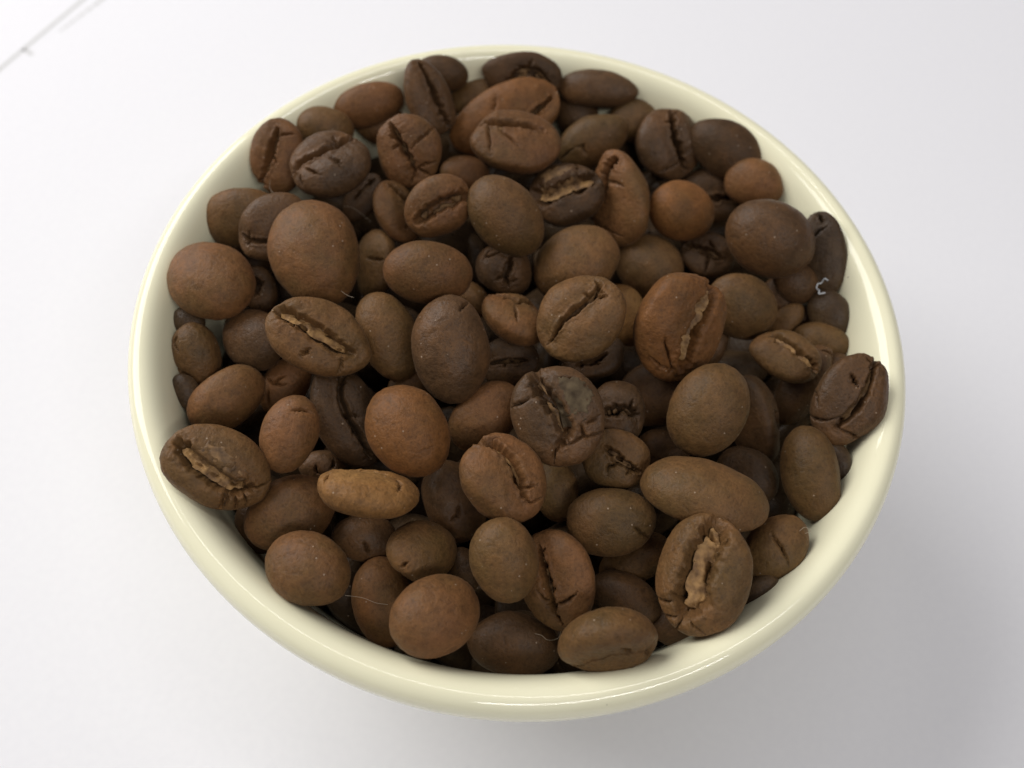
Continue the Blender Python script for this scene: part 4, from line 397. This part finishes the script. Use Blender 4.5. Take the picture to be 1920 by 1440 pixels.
def bean_material(name, c1, c2, c3, rough):
    """roasted bean skin: two drifting browns, fine pitted grain, pale dust flecks"""
    mt, nt, bs = new_mat(name)
    L = nt.links.new
    tc = N(nt, 'ShaderNodeTexCoord')
    oi = N(nt, 'ShaderNodeObjectInfo')
    mul = N(nt, 'ShaderNodeMath', operation='MULTIPLY'); mul.inputs[1].default_value = 57.0
    L(oi.outputs['Random'], mul.inputs[0])
    def nz(scale, detail, rough_=0.55):
        n = N(nt, 'ShaderNodeTexNoise', noise_dimensions='4D')
        n.inputs['Scale'].default_value = scale; n.inputs['Detail'].default_value = detail
        n.inputs['Roughness'].default_value = rough_
        L(tc.outputs['Object'], n.inputs['Vector']); L(mul.outputs[0], n.inputs['W'])
        return n
    big = nz(170, 4, 0.6)
    r1 = ramp(nt, [(0.34, c2), (0.50, c1), (0.66, c3)])
    L(big.outputs['Fac'], r1.inputs['Fac'])
    mid = nz(900, 4, 0.65)
    r2 = ramp(nt, [(0.30, (0.74, 0.74, 0.76)), (0.55, (1, 1, 1)), (0.75, (1.16, 1.13, 1.08))])
    L(mid.outputs['Fac'], r2.inputs['Fac'])
    mx = N(nt, 'ShaderNodeMix', data_type='RGBA', blend_type='MULTIPLY'); mx.inputs['Factor'].default_value = 1.0
    L(r1.outputs['Color'], mx.inputs[6]); L(r2.outputs['Color'], mx.inputs[7])
    # per-bean brightness
    hs = N(nt, 'ShaderNodeHueSaturation')
    mr = N(nt, 'ShaderNodeMapRange'); mr.inputs['To Min'].default_value = 0.86; mr.inputs['To Max'].default_value = 1.14
    L(oi.outputs['Random'], mr.inputs['Value']); L(mr.outputs['Result'], hs.inputs['Value'])
    L(mx.outputs[2], hs.inputs['Color'])
    # dust flecks
    vo = N(nt, 'ShaderNodeTexVoronoi', voronoi_dimensions='3D'); vo.inputs['Scale'].default_value = 2100
    L(tc.outputs['Object'], vo.inputs['Vector'])
    lt = N(nt, 'ShaderNodeMath', operation='LESS_THAN'); lt.inputs[1].default_value = 0.20
    L(vo.outputs['Distance'], lt.inputs[0])
    sx = N(nt, 'ShaderNodeSeparateColor'); L(vo.outputs['Color'], sx.inputs['Color'])
    gt = N(nt, 'ShaderNodeMath', operation='GREATER_THAN'); gt.inputs[1].default_value = 0.972
    L(sx.outputs[0], gt.inputs[0])
    an = N(nt, 'ShaderNodeMath', operation='MULTIPLY'); L(lt.outputs[0], an.inputs[0]); L(gt.outputs[0], an.inputs[1])
    dm = N(nt, 'ShaderNodeMath', operation='MULTIPLY'); dm.inputs[1].default_value = 0.55
    L(an.outputs[0], dm.inputs[0])
    m2 = N(nt, 'ShaderNodeMix', data_type='RGBA'); m2.inputs[7].default_value = (0.42, 0.32, 0.23, 1)
    L(dm.outputs[0], m2.inputs['Factor']); L(hs.outputs['Color'], m2.inputs[6])
    rr = N(nt, 'ShaderNodeMapRange'); rr.inputs['To Min'].default_value = rough - 0.08; rr.inputs['To Max'].default_value = rough + 0.10
    L(mid.outputs['Fac'], rr.inputs['Value']); L(rr.outputs['Result'], bs.inputs['Roughness'])
    bs.inputs['Specular IOR Level'].default_value = 0.21
    bs.inputs['Sheen Weight'].default_value = 0.03
    bs.inputs['Sheen Roughness'].default_value = 0.5
    bs.inputs['Sheen Tint'].default_value = (0.9, 0.75, 0.6, 1)
    fine = nz(3000, 3, 0.65)
    r3 = ramp(nt, [(0.36, (0.70, 0.70, 0.70)), (0.48, (1, 1, 1)), (0.68, (1.14, 1.13, 1.10))])
    L(fine.outputs['Fac'], r3.inputs['Fac'])
    m3 = N(nt, 'ShaderNodeMix', data_type='RGBA', blend_type='MULTIPLY'); m3.inputs['Factor'].default_value = 0.8
    L(m2.outputs[2], m3.inputs[6]); L(r3.outputs['Color'], m3.inputs[7]); L(m3.outputs[2], bs.inputs['Base Color'])
    b1 = N(nt, 'ShaderNodeBump'); b1.inputs['Strength'].default_value = 0.7; b1.inputs['Distance'].default_value = 0.00014
    L(fine.outputs['Fac'], b1.inputs['Height'])
    b2 = N(nt, 'ShaderNodeBump'); b2.inputs['Strength'].default_value = 0.55; b2.inputs['Distance'].default_value = 0.00025
    L(mid.outputs['Fac'], b2.inputs['Height']); L(b1.outputs['Normal'], b2.inputs['Normal'])
    L(b2.outputs['Normal'], bs.inputs['Normal'])
    return mt


TONES = {
    'R': bean_material('reddish_bean_skin', (0.1491, 0.0684, 0.0239), (0.1196, 0.0612, 0.0204), (0.1734, 0.0757, 0.0274), 0.50),
    'O': bean_material('olive_bean_skin', (0.1257, 0.0644, 0.0226), (0.1015, 0.0564, 0.0190), (0.1491, 0.0708, 0.0246), 0.48),
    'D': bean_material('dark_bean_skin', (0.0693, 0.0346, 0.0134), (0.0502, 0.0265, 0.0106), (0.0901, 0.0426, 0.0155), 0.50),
    'P': bean_material('purple_bean_skin', (0.0953, 0.0491, 0.0211), (0.0728, 0.0394, 0.0176), (0.1257, 0.0604, 0.0232), 0.40),
    'G': bean_material('orange_bean_skin', (0.1777, 0.0741, 0.0218), (0.1430, 0.0644, 0.0190), (0.2037, 0.0854, 0.0254), 0.50),
    'Y': bean_material('golden_bean_skin', (0.218, 0.105, 0.032), (0.165, 0.080, 0.026), (0.270, 0.142, 0.046), 0.50),
    'K': bean_material('black_bean_skin', (0.0572, 0.0330, 0.0155), (0.0399, 0.0233, 0.0120), (0.0823, 0.0491, 0.0226), 0.38),  # near-black skin; on buried and filler beans it stands in for shade
}


def simple_mat(name, c, rough, noise_scale=None, c2=None, spec=0.3, bump=0.0):
    mt, nt, bs = new_mat(name)
    bs.inputs['Roughness'].default_value = rough
    bs.inputs['Specular IOR Level'].default_value = spec
    bs.inputs['Base Color'].default_value = (*c, 1)
    if noise_scale:
        tc = N(nt, 'ShaderNodeTexCoord')
        n = N(nt, 'ShaderNodeTexNoise'); n.inputs['Scale'].default_value = noise_scale; n.inputs['Detail'].default_value = 4
        nt.links.new(tc.outputs['Object'], n.inputs['Vector'])
        r = ramp(nt, [(0.35, c2), (0.65, c)])
        nt.links.new(n.outputs['Fac'], r.inputs['Fac']); nt.links.new(r.outputs['Color'], bs.inputs['Base Color'])
        if bump:
            b = N(nt, 'ShaderNodeBump'); b.inputs['Strength'].default_value = 0.6; b.inputs['Distance'].default_value = bump
            nt.links.new(n.outputs['Fac'], b.inputs['Height']); nt.links.new(b.outputs['Normal'], bs.inputs['Normal'])
    return mt


SKIN = {1: simple_mat('brown_silverskin', (0.26, 0.148, 0.062), 0.6, 900, (0.085, 0.048, 0.023), 0.3, 0.0002),
        2: simple_mat('tan_silverskin', (0.40, 0.230, 0.088), 0.6, 800, (0.14, 0.075, 0.032), 0.3, 0.0002)}
SKIN[3] = simple_mat('grey_silverskin', (0.135, 0.098, 0.055), 0.7, 700, (0.055, 0.037, 0.021), 0.15, 0.0002)
FIBRE_MAT = {'F': simple_mat('pale_fibre', (0.42, 0.34, 0.25), 0.5), 'W': simple_mat('white_lint', (0.75, 0.78, 0.80), 0.5)}


def glaze_material():
    mt, nt, bs = new_mat('cream_glaze')
    L = nt.links.new
    tc = N(nt, 'ShaderNodeTexCoord')
    vo = N(nt, 'ShaderNodeTexVoronoi'); vo.inputs['Scale'].default_value = 260
    L(tc.outputs['Object'], vo.inputs['Vector'])
    sx = N(nt, 'ShaderNodeSeparateColor'); L(vo.outputs['Color'], sx.inputs['Color'])
    sz = N(nt, 'ShaderNodeMapRange'); sz.inputs['From Min'].default_value = 0.72; sz.inputs['From Max'].default_value = 1.0
    sz.inputs['To Min'].default_value = 0.0; sz.inputs['To Max'].default_value = 0.095
    L(sx.outputs[1], sz.inputs['Value'])
    lt = N(nt, 'ShaderNodeMath', operation='LESS_THAN'); L(vo.outputs['Distance'], lt.inputs[0]); L(sz.outputs['Result'], lt.inputs[1])
    n = N(nt, 'ShaderNodeTexNoise'); n.inputs['Scale'].default_value = 45; n.inputs['Detail'].default_value = 3
    L(tc.outputs['Object'], n.inputs['Vector'])
    r = ramp(nt, [(0.3, (0.84, 0.805, 0.575)), (0.7, (0.87, 0.84, 0.615))])
    L(n.outputs['Fac'], r.inputs['Fac'])
    fac = N(nt, 'ShaderNodeMath', operation='MULTIPLY'); fac.inputs[1].default_value = 0.70
    L(lt.outputs[0], fac.inputs[0])
    mx = N(nt, 'ShaderNodeMix', data_type='RGBA'); mx.inputs[7].default_value = (0.22, 0.18, 0.11, 1)
    L(fac.outputs[0], mx.inputs['Factor']); L(r.outputs['Color'], mx.inputs[6])
    L(mx.outputs[2], bs.inputs['Base Color'])
    bs.inputs['Roughness'].default_value = 0.05
    bs.inputs['Specular IOR Level'].default_value = 0.5
    n2 = N(nt, 'ShaderNodeTexNoise'); n2.inputs['Scale'].default_value = 120; n2.inputs['Detail'].default_value = 2
    L(tc.outputs['Object'], n2.inputs['Vector'])
    b = N(nt, 'ShaderNodeBump'); b.inputs['Strength'].default_value = 0.05; b.inputs['Distance'].default_value = 0.0003
    L(n2.outputs['Fac'], b.inputs['Height']); L(b.outputs['Normal'], bs.inputs['Normal'])
    return mt


# ------------------------------------------------------------------ setting: table, paper
def box(name, lo, hi, mat, parent=None):
    (x0, y0, z0), (x1, y1, z1) = lo, hi
    v = [(x, y, z) for z in (z0, z1) for y in (y0, y1) for x in (x0, x1)]
    f = [(0, 2, 3, 1), (4, 5, 7, 6), (0, 1, 5, 4), (2, 6, 7, 3), (0, 4, 6, 2), (1, 3, 7, 5)]
    return mesh_obj(name, v, f, mat, parent, smooth=False)


ZP = -40.0
tag(box('tabletop', (-900, -500, ZP - 30.3), (900, 500, ZP - 0.3), simple_mat('white_laminate', (0.74, 0.74, 0.73), 0.4, 30, (0.71, 0.71, 0.70))), kind='structure')
PAPER = simple_mat('white_paper', (0.82, 0.817, 0.84), 0.85, 900, (0.806, 0.803, 0.828), 0.2, 0.00003)
INK = simple_mat('grey_print', (0.56, 0.56, 0.55), 0.85, 2500, (0.64, 0.64, 0.63), 0.2)
paper = tag(box('paper_sheet', (-230, -165, ZP - 0.2), (230, 165, ZP), PAPER),
            'white paper sheet with thin grey printed lines, lying under the cream bowl', 'paper')


def strip(name, pts, width, mat, parent):
    P = np.array(pts, dtype=float); vs = []; fs = []
    for i, p in enumerate(P):
        t = P[min(i + 1, len(P) - 1)] - P[max(i - 1, 0)]; t /= np.linalg.norm(t)
        n = np.array([-t[1], t[0]]) * width / 2
        vs += [(*(p + n), ZP + 0.03), (*(p - n), ZP + 0.03)]
        if i: fs.append((2 * i - 2, 2 * i - 1, 2 * i + 1, 2 * i))
    return mesh_obj(name, vs, fs, mat, parent, smooth=False)


strip('printed_line', [(-115.5, 48.5), (-107.3, 68.5), (-98.2, 90.7), (-89.0, 113.6)], 0.85, INK, paper)
strip('printed_tick', [(-104.9, 74.5), (-102.6, 73.3)], 0.8, INK, paper)
# a row of small unreadable marks beside the line
rg = np.random.default_rng(3)
a0, a1 = np.array((-99.7, 80.5)), np.array((-90.5, 99.3))
vs, fs = [], []
tt = 0.0
while tt < 0.97:
    ln = rg.uniform(0.035, 0.09)
    w = 0.45 + 0.75 * tt * rg.uniform(0.6, 1.2)
    p, q = a0 + (a1 - a0) * tt, a0 + (a1 - a0) * min(tt + ln, 1)
    n = np.array((-(q - p)[1], (q - p)[0])); n = n / np.linalg.norm(n) * w / 2
    b = len(vs)
    vs += [(*(p + n), ZP + 0.03), (*(p - n), ZP + 0.03), (*(q - n), ZP + 0.03), (*(q + n), ZP + 0.03)]
    fs.append((b, b + 1, b + 2, b + 3))
    tt += ln + rg.uniform(0.006, 0.02)
mesh_obj('printed_text', vs, fs, INK, paper, smooth=False)


# ------------------------------------------------------------------ bowl
def lathe(name, prof, seg, mat):
    P = np.array(prof, dtype=float); n = len(P)
    a = np.linspace(0, 2 * np.pi, seg, endpoint=False)
    V = np.stack([P[:, 0][None] * np.cos(a)[:, None], P[:, 0][None] * np.sin(a)[:, None], np.broadcast_to(P[:, 1], (seg, n))], -1).reshape(-1, 3)
    i, j = np.meshgrid(np.arange(seg), np.arange(n - 1), indexing='ij')
    i2 = (i + 1) % seg
    Fq = np.stack([i * n + j, i * n + j + 1, i2 * n + j + 1, i2 * n + j], -1).reshape(-1, 4)
    return mesh_obj(name, V, Fq, mat)


def spline(P, k=10):
    """Catmull-Rom through the profile points"""
    P = np.array(P, dtype=float); Q = np.vstack([2 * P[0] - P[1], P, 2 * P[-1] - P[-2]]); out = []
    for i in range(1, len(Q) - 2):
        for t in np.linspace(0, 1, k, endpoint=False):
            a, b, c, d = Q[i - 1], Q[i], Q[i + 1], Q[i + 2]
            out.append(0.5 * (2 * b + (c - a) * t + (2 * a - 5 * b + 4 * c - d) * t * t + (3 * b - a - 3 * c + d) * t ** 3))
    out.append(P[-1])
    return np.array(out)


PROFILE = spline([(0.05, -36.6), (12, -36.3), (20, -34.6), (27, -31.5), (33.5, -26), (37.4, -20), (39.2, -13), (39.9, -8),
                  (40.45, -4), (41.2, -1.7), (42.1, -0.45), (43.2, 0.0), (44.25, -0.42), (44.85, -1.4), (44.95, -2.8),
                  (44.7, -4.8), (44.0, -8), (42.8, -14), (40.0, -22), (34.0, -30.5), (26.5, -35.6), (24.6, -37), (24.2, -39.6),
                  (23.2, -40.0), (21.8, -40.0), (21.0, -38.6), (12, -38.3), (0.05, -38.2)], 8)
bowl = tag(lathe('bowl', PROFILE, 256, glaze_material()),
           'round cream glazed ceramic bowl heaped with roasted coffee beans', 'bowl')

# ------------------------------------------------------------------ beans
TV, TD = 0.47, 0.80            # heights of the flat side and the domed back, in half widths
TM = (TV + TD) / 2
Z0 = (TD - TV) / 2


def disc_to_dirs(nu, nv, fold, up):
    """a square grid wrapped round the whole bean from the side that matters, dense there, closing on the far side;
    rows crowd towards the slit when fold"""
    u = np.linspace(-1, 1, nu); t = np.linspace(-1, 1, nv)
    v = 0.45 * t + 0.55 * t ** 3 if fold else t
    Ug, Vg = np.meshgrid(u, v, indexing='ij')
    X = Ug * np.sqrt(1 - Vg ** 2 / 2); Y = Vg * np.sqrt(1 - Ug ** 2 / 2)
    rho = np.sqrt(X * X + Y * Y).clip(1e-9)
    th = np.interp(rho, (0, 0.82, 1.0), (0, np.radians(104), np.radians(178.5)))
    s = np.sin(th) / rho
    D = np.stack([X * s, Y * s * (1 if up else -1), np.cos(th) * (1 if up else -1)], -1).reshape(-1, 3)
    I = np.arange(nu * nv).reshape(nu, nv)
    return D, np.stack([I[:-1, :-1], I[1:, :-1], I[1:, 1:], I[:-1, 1:]], -1).reshape(-1, 4)


GRIDS = {}
for _up in (True, False):
    GRIDS['fine', _up] = disc_to_dirs(132, 104, True, _up)
    GRIDS['even', _up] = disc_to_dirs(126, 112, False, _up)
    GRIDS['plain', _up] = disc_to_dirs(72, 64, False, _up)
    GRIDS['coarse', _up] = disc_to_dirs(26, 22, False, _up)


def unit_from_measured(c):
    """directions measured on a plain ellipsoid -> directions on this bean's two unequal halves"""
    c = np.asarray(c, dtype=float).reshape(-1, 3).copy()
    z = c[:, 2] * TM - Z0
    z = np.where(z > 0, z / TV, z / TD)
    z = np.clip(z, -1, 1)
    h = np.sqrt((c[:, :2] ** 2).sum(1)).clip(1e-6)
    c[:, :2] *= (np.sqrt(1 - z * z) / h)[:, None]
    c[:, 2] = z
    return c


def resample(P, n, rng=None, jit=0.0):
    P = np.asarray(P, float)
    s = np.r_[0, np.cumsum(np.linalg.norm(np.diff(P, axis=0), axis=1))]
    t = np.linspace(0, s[-1], n)
    Q = np.stack([np.interp(t, s, P[:, k]) for k in range(3)], -1)
    if jit and rng is not None:
        w = np.sin(np.linspace(0, np.pi, n)) ** 0.5
        Q = Q + rng.normal(size=Q.shape) * jit * w[:, None]
    return Q / np.linalg.norm(Q, axis=1)[:, None]


class Bean:
    def __init__(self, L, W, seed, egg, lump):
        self.S = np.array((L, W, W)); self.L, self.W = L, W
        self.rng = np.random.default_rng(seed); self.egg, self.lump = egg, lump
        self.off = self.rng.uniform(0, 200, 3)
        self.bend = self.rng.uniform(-0.05, 0.07)
        self.round = min(1.0, lump) ** 2
        self.egg2 = egg + self.rng.uniform(-0.045, 0.045) * self.round
        n = self.rng.normal(size=(4, 3)) * (0.6, 0.9, 1.0); self.flat = n / np.linalg.norm(n, axis=1)[:, None]
        self.flat_at = self.rng.uniform(0.83, 0.95, 4)
        self.sq = self.rng.uniform(0.80, 0.94)

    def surf(self, D):
        """smooth bean surface for unit directions D"""
        W, L = self.W, self.L
        r = np.sqrt((D[:, :2] ** 2).sum(1)).clip(1e-9)
        up = D[:, 2] > 0
        k = np.where(up, r ** self.sq / r, r ** 0.96 / r)
        z = np.where(up, TV * np.abs(D[:, 2]) ** self.sq, -TD * np.abs(D[:, 2]) ** 0.98) * W
        x = D[:, 0] * k * L; y = D[:, 1] * k * W
        e = 1 + self.egg2 * x / L
        y = y * e; z = z * (1 + 0.5 * self.egg2 * x / L)
        z = z + Z0 * W + self.bend * W * ((x / L) ** 2 - 0.35)
        P = np.stack([x, y, z], -1)
        for n, f in zip(self.flat, self.flat_at):          # dull flats where beans shrank or pressed together
            ex = P @ n - f * np.linalg.norm(n * (L, W, TM * W))
            w = 0.10 * W
            P = P - n * (0.30 * self.round * (ex + np.sqrt(ex * ex + w * w)))[:, None]
        P = P * (1 + 0.035 * self.round)
        nrm = D / np.array((L, W, TM * W)); nrm /= np.linalg.norm(nrm, axis=1)[:, None]
        q = P / 3.4 + self.off
        h = 0.045 * (0.35 + 0.65 * self.round) * noise(q * 0.8) + 0.012 * noise(q * 2.1 + 9)
        h = h + max(0.8, self.lump) * (0.0070 * noise(q * 5.0 + 31) + 0.0040 * noise(q * 12.0 + 57))
        tip = np.clip((np.abs(D[:, 0]) - 0.45) * 2, 0, 1)
        h = h + 0.012 * tip * noise(P * (0.5, 1.9, 1.9) + self.off)       # wrinkles gathering at the tips
        return P + nrm * (h * W)[:, None], nrm

    def dist(self, D, line):
        """distance in mm from each direction to a line on the surface, and place along it 0..1"""
        sc = np.array((self.L, self.W, TM * self.W))
        P = D * sc; Q = line * sc
        n = len(Q) - 1
        best = np.full(len(P), 1e9); arc = np.zeros(len(P)); side = np.zeros(len(P))
        sel = np.where(np.linalg.norm(P - Q.mean(0), axis=1) < np.linalg.norm(Q - Q.mean(0), axis=1).max() + 2.2)[0]
        Ps = P[sel]; bs = np.full(len(sel), 1e9); as_ = np.zeros(len(sel))
        for i in range(n):
            d = Q[i + 1] - Q[i]; dd = max((d * d).sum(), 1e-9)
            t = np.clip(((Ps - Q[i]) @ d) / dd, 0, 1)
            e = np.linalg.norm(Ps - Q[i] - t[:, None] * d, axis=1)
            c = e < bs
            bs[c] = e[c]; as_[c] = (i + t[c]) / n
        best[sel] = bs; arc[sel] = as_
        return best, arc


def build_bean(row, name, seed, grid=None):
    loc, quat, (L, W), ty, tone, chaff, crease, cracks, patches, egg, lump, label = row
    B = Bean(L, W, seed, egg, lump)
    rng = B.rng
    D, Fc = GRIDS[grid or ('fine' if crease else ('even' if cracks else 'plain')), ty == 'v']
    chaff, opening = chaff
    P, nrm = B.surf(D)
    dig = np.zeros(len(D))
    slit = None
    if crease:
        slit = resample(unit_from_measured(crease), 26, rng, 0.016)
        d, arc = B.dist(D, slit)
        wig = 1.0 + 0.45 * noise(np.stack([arc * 9, np.full_like(arc, seed * 1.7), np.zeros_like(arc)], -1))
        sg = W * opening * wig.clip(0.6, 1.4)
        end = np.clip(np.minimum(arc, 1 - arc) * 9, 0.25, 1)
        sg = sg * (0.55 + 0.45 * end)
        far = d < 1e8
        rag = 1 + 0.35 * noise(P * 2.2 + 7)
        g = np.where(far, np.exp(-(d / (sg * rag.clip(0.6, 1.5))) ** 6), 0) * end ** 0.5
        dig += (0.42 + 0.5 * opening) * W * g * min(1.0, opening / 0.05)
        dig += np.where(far, 0.10 * W * np.exp(-(d / (0.34 * W)) ** 2), 0)
        dig -= np.where(far, 0.022 * W * np.exp(-((d - 1.7 * sg) / (0.6 * sg)) ** 2) * (1 + 1.2 * noise(P * 2.4)), 0)
        # puckers running into the slit
        dig += np.where(far, 0.034 * W * np.exp(-(d / (0.30 * W)) ** 2) * noise(np.stack([arc * 16, d * 0.5, np.full_like(d, seed)], -1)), 0)
    lines = [unit_from_measured(c) for c in cracks]
    for c in lines:                                   # let the measured ends run out into the skin
        c[0] += 0.18 * (c[0] - c[1]); c[-1] += 0.22 * (c[-1] - c[-2])
    if slit is not None:                              # fine splits running off the slit
        for _ in range(rng.integers(1, 4)):
            k = rng.integers(3, 23)
            tg = slit[k + 1] - slit[k - 1]; tg /= np.linalg.norm(tg)
            sd = np.cross(slit[k], tg) * rng.choice((-1, 1))
            ln_ = rng.uniform(0.14, 0.34); a_ = rng.normal() * 0.5
            lines.append(np.array([slit[k] + sd * opening * 0.5, slit[k] + sd * ln_ * 0.55 + tg * ln_ * a_ * 0.3, slit[k] + sd * ln_ + tg * ln_ * a_]))
    for c in lines:
        ln = resample(c, 14, rng, 0.014)
        d, arc = B.dist(D, ln)
        far = d < 1e8
        tap = np.sin(np.clip(arc, 0.02, 0.98) * np.pi) ** 0.6 * (1.1 - 0.5 * arc)
        g = np.where(far, np.exp(-(d / (0.125 * tap.clip(0.4, 1.2))) ** 2), 0)
        dig += 1.25 * g * tap.clip(0.3, 1)
        dig += np.where(far, 0.05 * np.exp(-(d / 0.55) ** 2) * tap, 0)
    P = P - nrm * dig[:, None]
    o = mesh_obj(name, P, Fc, TONES[tone])
    o.location = Vector(loc) * MM
    o.rotation_mode = 'QUATERNION'; o.rotation_quaternion = Quaternion(quat)
    for c, mt in patches:                             # flaky skin still stuck to the face
        c0, cx, cy = unit_from_measured(c)
        k = 40
        u, v = np.meshgrid(np.linspace(-1.2, 1.2, k), np.linspace(-1.2, 1.2, k), indexing='ij')
        u = u.ravel(); v = v.ravel()
        Dp = c0 + u[:, None] * (cx - c0) + v[:, None] * (cy - c0)
        Dp /= np.linalg.norm(Dp, axis=1)[:, None]
        Pp, npp = B.surf(Dp)
        rad = np.sqrt(u * u + v * v) + 0.45 * noise(Pp * 0.9 + seed) + 0.30 * noise(Pp * 2.8 + 4)
        sink = 0.0
        if slit is not None:
            d, _ = B.dist(Dp, slit)
            sink = np.where(d < 1e8, (0.10 * np.exp(-(d / (0.34 * W)) ** 2) + 0.25 * np.exp(-(d / (opening * W)) ** 4)) * W, 0)
        rise = 0.05 + 0.05 * noise(Pp * 2.2 + 9) + 0.04 * np.abs(noise(Pp * 5 + 2)) - np.clip((rad - 0.82) * 2.0, 0, 0.5)
        Pp = Pp + npp * (rise - sink)[:, None]
        I = np.arange(k * k).reshape(k, k)
        mesh_obj('silverskin', Pp, np.stack([I[:-1, :-1], I[1:, :-1], I[1:, 1:], I[:-1, 1:]], -1).reshape(-1, 4), SKIN[mt], o)
    if slit is not None and chaff:
        # papery silverskin left in the slit
        n, k = 84, 15
        ln = resample(slit, n)
        tang = np.gradient(ln, axis=0); tang /= np.linalg.norm(tang, axis=1)[:, None]
        crs = np.cross(ln, tang); crs /= np.linalg.norm(crs, axis=1)[:, None]
        a = np.linspace(0, 1, n)
        env = np.sin(np.clip(a * 0.9 + 0.05, 0, 1) * np.pi) ** 0.45
        half = opening * 1.08 * env * (1 + 0.35 * noise(np.stack([a * 9, np.full(n, seed * 3.1), np.zeros(n)], -1)))
        sd = rng.choice((-1, 1))
        sh = opening * (0.30 * sd + 0.25 * noise(np.stack([a * 6, np.full(n, seed * 1.3 + 5), np.zeros(n)], -1)))
        w = np.linspace(-1, 1, k)
        Dg = ln[:, None] + crs[:, None] * (half[:, None] * w[None] + sh[:, None])[..., None]
        Dg = Dg.reshape(-1, 3); Dg /= np.linalg.norm(Dg, axis=1)[:, None]
        Ps, nn = B.surf(Dg)
        aa = np.repeat(a, k); ww = np.tile(w, n)
        crumple = 0.040 * noise(Ps * 1.7 + seed) + 0.026 * noise(Ps * 3.9 + 3) + 0.022 * np.abs(noise(Ps * 8 + 11))
        floor = (0, 0.32, 0.27)[chaff] + 0.35 * min(opening, 0.25)
        dep = W * (floor + crumple * (0.7 + 0.6 * opening) + 0.07 * sd * ww)       # leans to one lip
        dep = dep + W * 0.30 * np.clip(1 - np.minimum(aa, 1 - aa) * 11, 0, 1)
        gap = noise(np.stack([aa * 5.5, ww * 0.8, np.full_like(aa, seed * 2.3)], -1))
        dep = dep + W * 0.35 * np.clip((gap - (0, 0.0, 0.28)[chaff]) * 4, 0, 1)   # torn away in places
        Ps = Ps - nn * dep[:, None]
        I = np.arange(n * k).reshape(n, k)
        Fs = np.stack([I[:-1, :-1], I[1:, :-1], I[1:, 1:], I[:-1, 1:]], -1).reshape(-1, 4)
        mesh_obj('silverskin', Ps, Fs, SKIN[chaff], o)
    return o


for i, row in enumerate(BEANS):
    o = build_bean(row, 'coffee_bean', 100 + i)
    tag(o, row[-1], 'coffee bean', 'roasted coffee beans heaped in the bowl')

# beans lying deep under the top layer, seen only in the shadowed gaps if at all; their black tone paints in the gaps' shade
for i, (loc, quat, half, tone) in enumerate(BURIED):
    o = build_bean((loc, quat, half, 'd', tone, (0, 0), [], [], [], 0, 1.0, ''), 'coffee_bean', 700 + i, 'coarse')
    tag(o, 'coffee bean buried deep under the heap, blackened to paint the shade of the gaps', 'coffee bean', 'buried coffee beans under the top layer')


# the rest of the heap, never seen singly: one mass that fills the bowl
D0, F0 = disc_to_dirs(14, 12, False, True)
vs, fs = [], []
for k, (p, q) in enumerate(MASS):
    Bm = Bean(5.2, 3.9, 2000 + k, 0, 1.0)
    Pm, _ = Bm.surf(D0)
    Rm = np.array(Quaternion(q).to_matrix())
    vs.append(Pm @ Rm.T + np.array(p)); fs.append(F0 + k * len(D0))
tag(mesh_obj('buried_beans', np.vstack(vs), np.vstack(fs), TONES['D']), kind='stuff')


# ------------------------------------------------------------------ stray fibres
def tube(name, pts, rad, mat):
    P = spline(pts, 8); n = len(P); k = 6
    T = np.gradient(P, axis=0); T /= np.linalg.norm(T, axis=1)[:, None]
    A = np.cross(T, (0.3, 0.2, 1.0)); A /= np.linalg.norm(A, axis=1)[:, None]
    Bn = np.cross(T, A)
    a = np.linspace(0, 2 * np.pi, k, endpoint=False)
    V = (P[:, None] + rad * (A[:, None] * np.cos(a)[None, :, None] + Bn[:, None] * np.sin(a)[None, :, None])).reshape(-1, 3)
    i, j = np.meshgrid(np.arange(n - 1), np.arange(k), indexing='ij'); j2 = (j + 1) % k
    return mesh_obj(name, V, np.stack([i * k + j, i * k + j2, (i + 1) * k + j2, (i + 1) * k + j], -1).reshape(-1, 4), mat)


for pts, rad, col, label in FIBRES:
    tag(tube('lint_fibre', pts, rad, FIBRE_MAT[col]), label, 'fibre', 'stray fibres on the beans')
